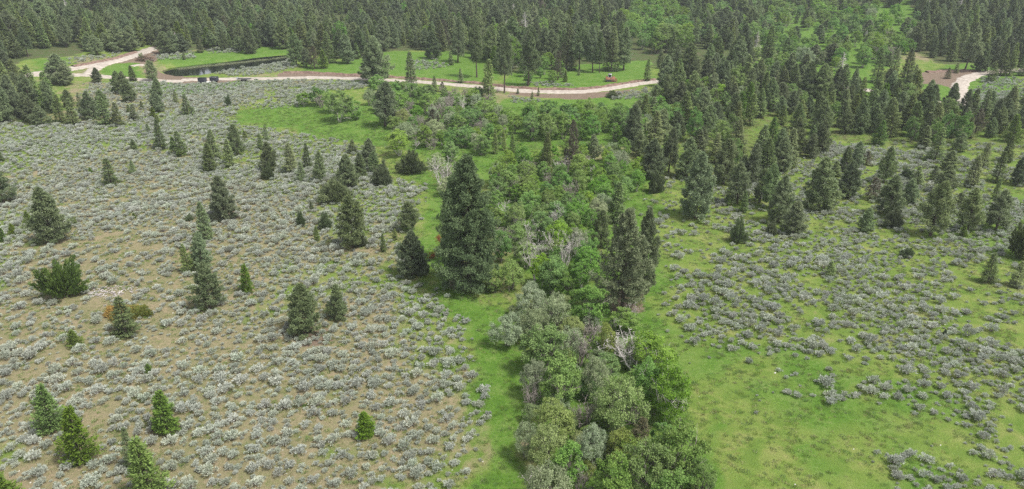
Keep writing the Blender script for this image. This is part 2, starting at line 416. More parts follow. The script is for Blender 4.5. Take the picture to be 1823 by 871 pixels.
def box(g, c, s, rz=0.0, taper=1.0, ry=0.0):
    """box with slightly chamfered vertical edges (8-gon plan); c centre, s full size"""
    hx, hy, hz = s[0] / 2, s[1] / 2, s[2] / 2; ch = 0.12 * min(hx, hy)
    pl = [(hx, -hy + ch), (hx, hy - ch), (hx - ch, hy), (-hx + ch, hy), (-hx, hy - ch), (-hx, -hy + ch), (-hx + ch, -hy), (hx - ch, -hy)]
    V = [(x, y, -hz) for x, y in pl] + [(x * taper, y * taper, hz) for x, y in pl]
    Q = [[k, (k + 1) % 8, (k + 1) % 8 + 8, k + 8] for k in range(8)]
    for o in (0, 8): Q += [[o, o + 1, o + 2, o + 3], [o, o + 3, o + 4, o + 7], [o + 4, o + 5, o + 6, o + 7]]
    V = np.array(V)
    if ry:
        cy, sy = math.cos(ry), math.sin(ry); V = np.stack([V[:, 0] * cy + V[:, 2] * sy, V[:, 1], -V[:, 0] * sy + V[:, 2] * cy], 1)
    cz, sz = math.cos(rz), math.sin(rz)
    V = np.stack([V[:, 0] * cz - V[:, 1] * sz, V[:, 0] * sz + V[:, 1] * cz, V[:, 2]], 1) + np.array(c)
    g.add(V, Q)

# ------------------------------------------------------------------ objects
def tag(o, label=None, cat=None, group=None, kind=None):
    if label: o['label'] = label
    if cat: o['category'] = cat
    if group: o['group'] = group
    if kind: o['kind'] = kind
    return o

def link(name, me, parent=None, loc=None):
    o = bpy.data.objects.new(name, me); COL.objects.link(o)
    if parent: o.parent = parent
    if loc is not None: o.location = loc
    return o

# ------------------------------------------------------------------ the ground
def build_ground():
    ys = np.concatenate([np.linspace(-60, 40, 21)[:-1], np.geomspace(40, 1700, 440)])
    s = np.linspace(-1, 1, 430)
    Y, S = np.meshgrid(ys, s, indexing='ij')
    X = S * (np.clip(Y, 30, None) * 0.85 + 40)
    Z = T(X.ravel(), Y.ravel()).reshape(X.shape)
    V = np.stack([X, Y, Z], -1).reshape(-1, 3)
    r, c = X.shape
    i = np.arange(r * c).reshape(r, c)
    Q = np.stack([i[:-1, :-1], i[:-1, 1:], i[1:, 1:], i[1:, :-1]], -1).reshape(-1, 4)
    me = mesh_from('ground', V, Q, [M['ground']], smooth=True)
    l, d, so_, f = cover(X.ravel(), Y.ravel())
    a = me.attributes.new('cover', 'FLOAT_COLOR', 'POINT')
    a.data.foreach_set('color', np.stack([l, d, so_, f], 1).astype(np.float32).ravel())
    tag(link('ground', me), 'sage and grass valley floor rising gently to the forest', kind='structure')
build_ground()

def fill_poly(poly, z, step=1.2):
    P = np.array(poly); x0, y0 = P.min(0) - 1; x1, y1 = P.max(0) + 1
    gx = np.arange(x0, x1, step * 2); gy = np.arange(y0, y1, step)
    X, Y = np.meshgrid(gx, gy); keep = sdf(X[:-1, :-1] + step, Y[:-1, :-1] + step / 2, poly) < 1.6
    idx = np.arange(X.size).reshape(X.shape)
    Q = np.stack([idx[:-1, :-1], idx[:-1, 1:], idx[1:, 1:], idx[1:, :-1]], -1)[keep]
    return np.stack([X.ravel(), Y.ravel(), np.full(X.size, z)], 1), Q
V_, Q_ = fill_poly(POND, POND_Z)
tag(link('water', mesh_from('water', V_, Q_, [M['water']])), 'still black pond water below the forest', kind='structure')

def smooth_line(pts, n=14):
    P = np.array(pts, float); P = np.vstack([2 * P[0] - P[1], P, 2 * P[-1] - P[-2]])
    out = []
    for i in range(1, len(P) - 2):
        for t in np.linspace(0, 1, n, endpoint=False):
            a, b, c, d = P[i - 1], P[i], P[i + 1], P[i + 2]
            out.append(0.5 * ((2 * b) + (c - a) * t + (2 * a - 5 * b + 4 * c - d) * t * t + (3 * b - a - 3 * c + d) * t ** 3))
    out.append(P[-2]); return np.array(out)

def strip(name, px, width, mat, off=0.10, label=None, crown=0.0, wob=1.3):
    w_ = unproject([p[0] for p in px], [p[1] for p in px], T)
    L = smooth_line(w_); D = unit(np.gradient(L, axis=0)); Nn = np.stack([-D[:, 1], D[:, 0]], 1)
    us = np.array([-0.62, -0.5, -0.25, 0, 0.25, 0.5, 0.62]); dz = np.array([-0.25, off, off + crown, off + crown * 1.2, off + crown, off, -0.25])
    e = (vnoise(np.arange(len(L)) * 0.7, 3.0 + 0 * np.arange(len(L)), 5) - 0.5) * wob
    ww = width * (1 + e * 0.3)
    V = []
    for u, z in zip(us, dz):
        p = L + Nn * (u * ww)[:, None]
        V.append(np.stack([p[:, 0], p[:, 1], T(p[:, 0], p[:, 1]) + z], 1))
    V = np.stack(V, 1); r, c = V.shape[:2]; i = np.arange(r * c).reshape(r, c)
    Q = np.stack([i[:-1, :-1], i[:-1, 1:], i[1:, 1:], i[1:, :-1]], -1).reshape(-1, 4)
    o = link(name, mesh_from(name, V.reshape(-1, 3), Q, [mat], smooth=True)); tag(o, label, kind='structure'); return L
ROADS = []
ROADS.append(strip('road', [(322, 143), (400, 141), (470, 140.5), (560, 138.5), (645, 140.5), (700, 143.5), (760, 147), (830, 153), (905, 160), (960, 163.5), (1020, 164), (1070, 160), (1120, 152), (1165, 146), (1210, 141), (1270, 138), (1330, 137.5), (1390, 141), (1450, 151), (1500, 156), (1560, 163), (1640, 176), (1700, 192)], 4.2, M['gravel'], label='pale gravel road curving across the valley below the forest'))
ROADS.append(strip('road', [(30, 138), (57, 134), (90, 134), (130, 134), (165, 134.5), (196, 137.5), (250, 142), (330, 145)], 4.2, M['gravel'], 0.08, label='pale gravel track at the left end of the valley'))
ROADS.append(strip('road', [(50, 133), (90, 128), (126, 123), (160, 117), (200, 110), (235, 100), (262, 90), (279, 85)], 5.5, M['gravel'], 0.12, label='pale gravel branch road climbing to the slash pile'))
ROADS.append(strip('road', [(158, 134), (166, 125), (182, 116), (200, 110.5)], 4.0, M['gravel'], 0.14, label='short gravel link between the two tracks'))
ROADS.append(strip('road', [(1714, 190), (1712, 172), (1708, 155), (1722, 140), (1752, 130.5), (1790, 127), (1850, 124), (1900, 122)], 4.6, M['gravel'], 0.12, label='pale gravel road bending out of the trees on the right'))
ROADS.append(strip('path', [(234, 118), (248, 116), (264, 117)], 2.5, M['gravel'], 0.08, label='patch of pale spoil beside the slash pile'))

def berm(px, h, wd, label):
    w_ = unproject([p[0] for p in px], [p[1] for p in px], T); L = smooth_line(w_, 20); D = unit(np.gradient(L, axis=0)); Nn = np.stack([-D[:, 1], D[:, 0]], 1)
    V = []
    for u, k in zip([-1, -0.5, 0, 0.5, 1], [-.2, .7, 1, .7, -.2]):
        p = L + Nn * u * wd; hz = h * k * (0.5 + vnoise(p[:, 0] * 0.8, p[:, 1] * 0.8, 9))
        V.append(np.stack([p[:, 0], p[:, 1], T(p[:, 0], p[:, 1]) + hz], 1))
    V = np.stack(V, 1); r, c = V.shape[:2]; i = np.arange(r * c).reshape(r, c)
    Q = np.stack([i[:-1, :-1], i[:-1, 1:], i[1:, 1:], i[1:, :-1]], -1).reshape(-1, 4)
    tag(link('terrain', mesh_from('berm', V.reshape(-1, 3), Q, [M['berm']])), label, kind='structure')
berm([(505, 130), (560, 131), (640, 135), (760, 142), (840, 148), (905, 156), (960, 159.5), (1020, 160), (1070, 156), (1120, 148), (1165, 142)], 0.6, 1.1, 'dark ridge of turned soil along the far side of the road')
berm([(130, 119), (165, 113), (200, 106), (240, 94)], 0.6, 1.6, 'dark ridge of turned soil above the branch road')
berm([(1650, 129), (1690, 127), (1740, 127)], 0.6, 1.4, 'dark ridge of turned soil left of the road bend')

# ------------------------------------------------------------------ tree builders (each returns {part: (Geo, material)})
def conifer(seed, h, Rr, style='fir', nb=90, cb=0.06, dens=1.0, droop=0.0, lobes=0.18, size=1.0):
    r = np.random.default_rng(seed); tk = Geo(); cr = Geo()
    bend = r.normal(0, 0.012, 2) * h
    zs = np.linspace(0, 0.98, 9)
    def axis(t): return np.stack([bend[0] * np.sin(t * 2.5), bend[1] * np.sin(t * 2.1 + 0.5) - bend[1] * math.sin(0.5), t * h], -1)
    r0 = 0.014 * h + 0.05
    pts = axis(zs); pts[0, 2] = -0.3
    tube(tk, pts, r0 * (1.0 - zs) ** 0.8 + 0.012 + r0 * 0.35 * np.exp(-zs * 25))
    ph = r.uniform(0, 6.28, 4)
    def prof(t):
        if style in ('fir', 'young'): return (1 - t) ** 0.85 * (0.62 + 0.38 * min(1, t / 0.14)) + 0.02
        if style == 'pine': return (1 - t ** 1.35) ** 0.9 * (0.72 + 0.28 * min(1, t / 0.25)) * 1.08 + 0.02
        if style == 'bigpine': return (1 - t ** 1.45) ** 0.80 * (0.82 + 0.18 * min(1, t / 0.15)) * 1.0 + 0.06
        return 1 - t
    n = nb
    tt = np.linspace(0, 1, n) ** 0.92
    az = np.cumsum(np.full(n, 2.399)) + r.normal(0, 0.35, n)
    for i in range(n):
        t = tt[i]; z01 = cb + (1 - cb) * t * 0.985
        a = az[i]
        lob = 1 + lobes * (math.sin(a * 2 + ph[0] + t * 5) + 0.7 * math.sin(a * 3 + ph[1] - t * 7)) * 0.8
        L = Rr * prof(t) * lob * r.uniform(0.72, 1.14)
        if L < 0.08: L = 0.08
        e = np.array([math.cos(a), math.sin(a), 0]); sd = np.array([-e[1], e[0], 0])
        o = axis(np.array([z01]))[0]
        if style in ('fir', 'young'): s0, s1 = -0.10 - droop + 0.75 * t, -0.18 + 0.30
        else: s0, s1 = -0.05 - droop + 0.65 * t, 0.18
        s0 += r.normal(0, 0.07)
        def curve(s): return o + e * (L * s)[:, None] + np.array([0, 0, 1.0]) * (L * (s0 * s + s1 * s * s))[:, None]
        ss = np.array([0, 0.5, 0.92])
        c = curve(ss); sticks(tk, c[:-1], c[1:], [0.012 * L + 0.012, 0.007 * L + 0.008], [0.007 * L + 0.008, 0.004])
        bt = r.uniform(0, 1)
        if style in ('fir', 'young'):
            m = int(max(6, dens * (10 + 26 * L * (0.6 + 0.4 * L / max(Rr, 0.1)))))
            s = 1 - (1 - r.uniform(0.10, 1, m)) ** 1.0 * r.uniform(0.6, 1, m)
            s = np.clip(s, 0.08, 1.02)
            lat = r.uniform(-1, 1, m) * (0.10 * L + 0.10 + 0.42 * L * (1 - s))
            P = curve(s) + sd * lat[:, None]
            P[:, 2] += -0.12 * np.abs(lat) + r.normal(0, 0.05 + 0.025 * L, m)
            D = e * 0.9 + sd * (np.sign(lat) * r.uniform(0.2, 0.9, m))[:, None] + r.normal(0, 0.25, (m, 3)) + np.array([0, 0, 0.25 if style == 'young' else 0.02])
            Nn = np.array([0, 0, 1.0]) + r.normal(0, 0.45, (m, 3)) + e * 0.3
            tn = np.clip(0.55 * bt + 0.45 * r.uniform(0, 1, m) + 0.15 * (s > 0.85), 0, 1)
            cards(cr, P, D, Nn, r.uniform(0.24, 0.46, m) * size, r.uniform(0.10, 0.18, m) * size, tn)
        else:
            k = int(max(3, dens * (2.5 + 5.0 * L)))
            s = r.uniform(0.30, 1.0, k) ** 0.75; s[0] = 1
            lat = r.uniform(-1, 1, k) * (0.12 * L + 0.36 * L * (1 - s))
            C = curve(s) + sd * lat[:, None]; C[:, 2] += r.normal(0.04, 0.07 + 0.03 * L, k)
            q = 15
            cc = np.repeat(C, q, 0); m = len(cc); bl = np.repeat(r.uniform(0.22, 0.40, k), q) * size
            dirs = unit(r.normal(0, 1, (m, 3)) + e * 0.5 + np.array([0, 0, 0.55]))
            P = cc + dirs * (bl * r.uniform(0.0, 0.55, m))[:, None]
            tn = np.clip(0.35 * bt + 0.35 * np.repeat(r.uniform(0, 1, k), q) + 0.3 * r.uniform(0, 1, m), 0, 1)
            cards(cr, P, dirs + r.normal(0, 0.25, (m, 3)), r.normal(0, 1, (m, 3)), r.uniform(0.22, 0.36, m) * size, r.uniform(0.07, 0.13, m) * size, tn)
    return {'trunk': (tk, M['bark']), 'crown': (cr, M['fir'])}

def limbs(g, r, p, d, L, rad, depth, tips, spread=0.55, up=0.15, kids=3, sides=4):
    n = 3; pts = [p]; q = p.copy(); dd = d.copy()
    for i in range(n):
        dd = unit(dd + r.normal(0, 0.16, 3) + np.array([0, 0, up * 0.3])); q = q + dd * L / n; pts.append(q)
    rr = np.linspace(rad, rad * 0.55, n + 1)
    sticks(g, np.array(pts[:-1]), np.array(pts[1:]), rr[:-1], rr[1:], sides)
    if depth == 0: tips.append(pts[-1]); return
    for k in range(kids):
        f = r.uniform(0.45, 1.0); base = pts[min(n, int(f * n) + (0 if k else 1))]
        nd = unit(dd + r.normal(0, spread, 3) + np.array([0, 0, up]))
        limbs(g, r, base, nd, L * r.uniform(0.55, 0.8), rad * 0.5, depth - 1, tips, spread, up, kids, 3)

def leafy(seed, h, Rr, kind='aspen', stems=3, blobs=34, leaves=190, mat='aspen', bark='twig', base=0.25, lsz=(0.20, 0.13), dome=False, bare=0.0):
    r = np.random.default_rng(seed); tk = Geo(); cr = Geo(); tips = []
    for s in range(stems):
        a = r.uniform(0, 6.28); off = np.array([math.cos(a), math.sin(a), 0]) * (0.0 if stems == 1 else r.uniform(0.05, 0.35 if not dome else 0.5) * Rr)
        d = unit(np.array([off[0] * 0.25 / Rr * (3 if dome else 1.5), off[1] * 0.25 / Rr * (3 if dome else 1.5), 1.0]) + r.normal(0, 0.06, 3))
        limbs(tk, r, off * 0.5 + np.array([0, 0, -0.2]), d, h * (0.42 if not dome else 0.38), 0.012 * h + 0.02, 2, tips, 0.5, 0.25, 3)
    tips = np.array(tips)
    # blob centres over a lumpy ellipsoid
    nb = blobs
    u = r.uniform(-0.35 if dome else -0.9, 1, nb); ph = r.uniform(0, 6.28, nb); rad = r.uniform(0.35, 1.0, nb) ** 0.5
    zc = h * (base + (1 - base) * 0.5) if not dome else h * 0.42
    hz = h * (1 - base) * 0.5 if not dome else h * 0.52
    q = np.sqrt(np.clip(1 - u * u, 0, 1)); l1, l2 = r.uniform(0, 6.28, 2)
    lump = 1 + 0.16 * np.sin(ph * 2 + l1) + 0.12 * np.sin(ph * 3 + l2)
    C = np.stack([np.cos(ph) * q * rad * Rr * 0.82 * lump, np.sin(ph) * q * rad * Rr * 0.82 * lump, zc + u * rad * hz * 0.85 * r.uniform(0.85, 1.1, nb)], 1)
    br = r.uniform(0.11, 0.27, nb) * Rr * (1.0 if nb > 25 else 1.2)
    for i in range(nb):
        if r.uniform() < bare: continue
        m = int(leaves * r.uniform(0.6, 1.3))
        d = unit(r.normal(0, 1, (m, 3)) + np.array([0, 0, 0.45]) + unit(C[i] - np.array([0, 0, zc * 0.8])) * 0.5)
        rr = br[i] * r.uniform(0.45, 1.05, m)[:, None] * np.array([1, 1, 0.72])
        P = C[i] + d * rr
        P = P[P[:, 2] > 0.02 * h]; m = len(P)
        D = unit(r.normal(0, 1, (m, 3)) + np.array([0, 0, 0.2 if kind != 'willow' else 0.8]))
        tn = np.clip(0.6 * r.uniform(0, 1) + 0.4 * r.uniform(0, 1, m), 0, 1)
        cards(cr, P, D, unit(P - np.array([0, 0, zc * 0.6])) + r.normal(0, 0.6, (m, 3)), r.uniform(0.7, 1.3, m) * lsz[0], r.uniform(0.7, 1.3, m) * lsz[1], tn)
    # twigs reaching past the leaves
    k = int(nb * 3.0); j = r.integers(0, nb, k); d = unit(C[j] - np.array([0, 0, zc * 0.5]) + r.normal(0, 0.5, (k, 3)))
    sticks(tk, C[j] - d * br[j][:, None] * 0.6, C[j] + d * (br[j] * r.uniform(0.8, 1.25, k))[:, None], 0.012, 0.004)
    return {'trunk': (tk, M[bark]), 'crown': (cr, M[mat])}

def bare_tree(seed, h, Rr, stems=3, mat='bleached', depth=3, kids=3, lean=0.0, spread=0.6):
    r = np.random.default_rng(seed); tk = Geo(); tw = Geo(); tips = []
    for s in range(stems):
        a = r.uniform(0, 6.28); d = unit(np.array([math.cos(a) * 0.35 + lean, math.sin(a) * 0.35, 1.0]))
        limbs(tk, r, np.array([math.cos(a), math.sin(a), 0]) * 0.12 * Rr + np.array([0, 0, -0.2]), d, h * 0.42, 0.014 * h + 0.04, depth, tips, spread, 0.2, kids)
    tips = np.array(tips); k = len(tips)
    j = np.repeat(np.arange(k), 3); d = unit(r.normal(0, 1, (3 * k, 3)) + np.array([0, 0, 0.6]))
    sticks(tw, tips[j], tips[j] + d * r.uniform(0.25, 0.6, 3 * k)[:, None] * h / 8, 0.026, 0.012)
    return {'trunk': (tk, M[mat]), 'twigs': (tw, M[mat])}

def snag(seed, h, Rr, foliage=0.0):
    r = np.random.default_rng(seed); tk = Geo(); br = Geo()
    zs = np.linspace(0, 1, 8); pts = np.stack([np.sin(zs * 2) * 0.1, zs * 0, zs * h], 1); pts[0, 2] = -.3
    tube(tk, pts, (0.014 * h + 0.05) * (1 - zs) ** 0.8 + 0.015)
    n = 110; t = r.uniform(0.12, 0.98, n); a = r.uniform(0, 6.28, n); L = Rr * (1 - t) ** 0.7 * r.uniform(0.5, 1.1, n) + 0.15
    P0 = np.stack([0 * t, 0 * t, t * h], 1); d = np.stack([np.cos(a), np.sin(a), r.normal(-0.15, 0.2, n)], 1)
    P1 = P0 + d * L[:, None]; sticks(br, P0, P1, 0.03, 0.01)
    for k in range(5):
        f = r.uniform(0.35, 1, n); Q0 = P0 + d * (L * f)[:, None]; dd = d + r.normal(0, 0.7, (n, 3))
        sticks(br, Q0, Q0 + unit(dd) * (L * 0.35)[:, None], 0.014, 0.006)
    return {'trunk': (tk, M['bleached']), 'branches': (br, M['bleached'])}

def low_juniper(seed, h, Rr, mat='juniper', prostrate=False, n=70, spiky=False):
    r = np.random.default_rng(seed); tk = Geo(); cr = Geo(); 
    ph = r.uniform(0, 6.28, 3)
    for i in range(n):
        a = r.uniform(0, 6.28); el = r.uniform(0.05, 0.35) if prostrate else math.asin(r.uniform(0.08, 1.0) ** 0.8)
        lob = 1 + 0.22 * math.sin(2 * a + ph[0]) + 0.15 * math.sin(5 * a + ph[1])
        e = np.array([math.cos(a) * math.cos(el) * Rr * lob, math.sin(a) * math.cos(el) * Rr * lob, math.sin(el) * h * r.uniform(0.75, 1.15) * (1.6 if prostrate else 1)])
        e *= r.uniform(0.7, 1.05)
        if spiky: e = e * (r.uniform(.75, 1.0) if r.uniform() < .75 else r.uniform(1.0, 1.3)) + np.array([0.7 if i % 3 else -0.7, 0, 0])
        L = np.linalg.norm(e); eu = e / L
        sticks(tk, [np.array([0, 0, -0.05])], [e * 0.85], 0.035, 0.008)
        m = int(50 + 45 * L); s = r.uniform(0.25, 1.0, m) ** 0.6
        wdt = (0.15 if spiky else 0.24) * L * (1.15 - s) + (0.09 if spiky else 0.12)
        P = e * s[:, None] + r.normal(0, 1, (m, 3)) * wdt[:, None] * np.array([0.6, 0.6, 0.35])
        P[:, 2] = np.abs(P[:, 2]) + 0.03
        D = eu + np.array([0, 0, 0.35]) + r.normal(0, 0.4, (m, 3))
        tb = 0.6 * r.uniform() if not prostrate else np.clip(0.25 - 0.75 * math.cos(a) + r.normal(0, .2), 0, .8)
        cards(cr, P, D, r.normal(0, 1, (m, 3)) + np.array([0, 0, 0.5]), r.uniform(0.18, 0.34, m), r.uniform(0.07, 0.13, m), np.clip(tb + 0.4 * r.uniform(0, 1, m), 0, 1))
    return {'trunk': (tk, M['bark']), 'crown': (cr, M[mat])}

def sagebrush(seed):
    r = np.random.default_rng(seed); cr = Geo(); tk = Geo()
    nb = int(r.integers(11, 19)); Rr = 0.5
    for i in range(nb):
        a = i * 2.399 + r.uniform(-.4, .4); d = ((i + 0.3) / nb) ** 0.6 * Rr * 0.85 * r.uniform(.75, 1.1); hh = r.uniform(0.40, 0.66) * (1.1 - 0.45 * d / Rr)
        c = np.array([math.cos(a) * d, math.sin(a) * d, hh * 0.62])
        rr = r.uniform(0.07, 0.125)
        sticks(tk, [np.array([0, 0, -0.02])], [c], 0.02, 0.01)
        m = 40; dr = unit(r.normal(0, 1, (m, 3)) + np.array([0, 0, 0.5]))
        P = c + dr * np.array([rr, rr, hh * 0.22]) * r.uniform(0.3, 1, m)[:, None]; P[:, 2] = np.maximum(P[:, 2], 0.02)
        D = unit(dr + np.array([math.cos(a) * .5, math.sin(a) * .5, 0.9]) + r.normal(0, 0.3, (m, 3)))
        cards(cr, P, D, r.normal(0, 1, (m, 3)), r.uniform(0.09, 0.20, m), r.uniform(0.03, 0.055, m), np.clip(0.5 * r.uniform() + 0.5 * r.uniform(0, 1, m), 0, 1))
    return {'stems': (tk, M['twig']), 'leaves': (cr, M['sage'])}

# kind -> dict(name, cat, variants [(height, radius, {part: mesh}, joined mesh)])
KINDS = {}
def register(key, name, cat, builds, mats=None):
    vs = []
    for (h, rad, b) in builds:
        parts = {}; Vs = []; Qs = []; Ts = []; Is = []; ml = []; n = 0
        for k, (p, (g, m)) in enumerate(b.items()):
            if mats and p in mats: m = M[mats[p]]
            me = g.mesh(name + '_' + p, m); parts[p] = me
            V, Q, t = g.cat(); Vs.append(V); Qs.append(Q + n); Ts.append(t); Is.append(np.full(len(Q), k)); ml.append(m); n += len(V)
        vs.append([h, rad, parts, (np.concatenate(Vs), np.concatenate(Qs), ml, np.concatenate(Is), np.concatenate(Ts))])
    KINDS[key] = dict(name=name, cat=cat, v=vs)

register('F', 'fir_tree', 'tree', [(8, 2.0, conifer(10 + i, 8, 2.0, 'fir', 105, 0.03, 1.5 - 0.10 * i, 0.04 * i, 0.10 + .05 * i)) for i in range(6)])
register('P', 'pine_tree', 'tree', [(10, 2.5, conifer(30 + i, 10, 2.5, 'pine', 95, [0.05, 0.09, 0.04, 0.13, 0.07, 0.10, 0.03][i], [1.45, 1.25, 1.6, 1.2, 1.5, 1.1, 1.5][i], 0.0, [.14, .22, .12, .28, .18, .3, .2][i], 1.1)) for i in range(7)], {'crown': 'pine'})
register('Q', 'pine_tree', 'tree', [(15, 3.0, conifer(50 + i, 15, 3.0, 'pine', 120, [0.22, 0.30, 0.16][i], 0.9, 0.1, 0.3, 1.35)) for i in range(3)], {'crown': 'pine'})
register('Y', 'fir_tree', 'tree', [(4.5, 1.7, conifer(60 + i, 4.5, 1.7, 'young', 100, 0.02, 1.5, 0.0, 0.25, 0.8)) for i in range(3)], {'crown': 'young'})
register('G', 'pine_tree', 'tree', [(22, 5.2, conifer(70, 22, 5.2, 'bigpine', 230, 0.04, 1.25, 0.12, 0.22, 1.35))], {'crown': 'darkpine'})
register('H', 'pine_tree', 'tree', [(22, 4.6, conifer(71, 22, 4.6, 'bigpine', 190, 0.13, 1.0, 0.15, 0.34, 1.35))], {'crown': 'pine'})
register('X', 'pine_tree', 'tree', [(8, 1.7, conifer(80, 8, 1.7, 'pine', 60, 0.06, 0.7, 0.1, 0.3))], {'crown': 'brownish'})
register('J', 'juniper_bush', 'bush', [(2.2, 1.6, low_juniper(90 + i, 2.2, 1.6)) for i in range(2)])
register('S', 'juniper_bush', 'bush', [(3.2, 2.4, low_juniper(95, 3.2, 2.2, 'olivejuniper', n=75, spiky=True))])
register('O', 'juniper_bush', 'bush', [(0.9, 2.6, low_juniper(97, 0.9, 2.6, 'orange', True, 90))])
register('B', 'aspen_tree', 'tree', [(7, 2.4, leafy(100 + i, 7, 2.4, 'aspen', [2, 3, 2, 4][i], 85, 115, 'aspen', 'palebark', [0.10, 0.05, 0.16, 0.02][i], (0.18, 0.12))) for i in range(4)])
register('A', 'alder_tree', 'tree', [(6, 2.3, leafy(110 + i, 6, 2.3, 'aspen', 4, 85, 115, 'alder', 'twig', 0.02, (0.18, 0.12))) for i in range(3)])
register('W', 'willow_bush', 'bush', [(4, 2.3, leafy(120 + i, 4, 2.3, 'willow', 6, 85, 110, 'willow', 'twig', 0.0, (0.17, 0.07), True, 0.04 * i)) for i in range(4)])
register('L', 'willow_bush', 'bush', [(4.5, 2.5, leafy(130 + i, 4.5, 2.5, 'willow', 6, 75, 130, 'olive', 'twig', 0.0, (0.18, 0.08), True)) for i in range(2)])
register('E', 'bare_bush', 'bush', [(4, 2.0, bare_tree(140 + i, 4, 2.0, 6, 'twig', 3, 3)) for i in range(2)])
register('D', 'dead_tree', 'tree', [(7, 2.2, bare_tree(150 + i, 7, 2.2, [2, 1, 3][i], 'bleached', 3, 3)) for i in range(3)])
register('N', 'dead_tree', 'tree', [(9, 1.6, snag(160 + i, 9, 1.6)) for i in range(2)])
register('s', 'sagebrush', 'bush', [(0.6, 0.55, sagebrush(200 + i)) for i in range(8)])

COUNT = {}
def place(key, x, y, H, Wd, label, group=None, var=None, rot=None, z=None, tilt=None):
    K = KINDS[key]; vi = var if var is not None else int(RNG.integers(0, len(K['v'])))
    h0, r0, parts, _ = K['v'][vi % len(K['v'])]
    root = bpy.data.objects.new(K['name'], None); COL.objects.link(root)
    root.empty_display_size = 0.5
    root.location = (x, y, T1(x, y) if z is None else z)
    root.rotation_euler = (tilt[0] if tilt else float(RNG.normal(0, 0.035)), tilt[1] if tilt else float(RNG.normal(0, 0.035)), RNG.uniform(0, 6.28) if rot is None else rot)
    sx = Wd / (2 * r0); root.scale = (sx, sx, H / h0)
    for p, me in parts.items():
        many = key in 'BAWLED' and p != 'crown'; c_ = link('stems' if many and p == 'trunk' else p, me, root)
        if many: c_['kind'] = 'stuff'
    tag(root, label, K['cat'], group); COUNT[key] = COUNT.get(key, 0) + 1
    return root

def size_at(px, py_base, hpx, wpx):
    """ground point and real size of something whose base, height and width are known in photo pixels"""
    x, y = unproject([px], [py_base], T)[0]; z = T1(x, y)
    f0 = project(x, y, z)[2]
    lo, hi = 0.1, 60.0
    for _ in range(24):
        m = (lo + hi) / 2
        if project(x, y, z + m)[1] > py_base - hpx: lo = m
        else: hi = m
    return x, y, lo, wpx * f0 / FPX

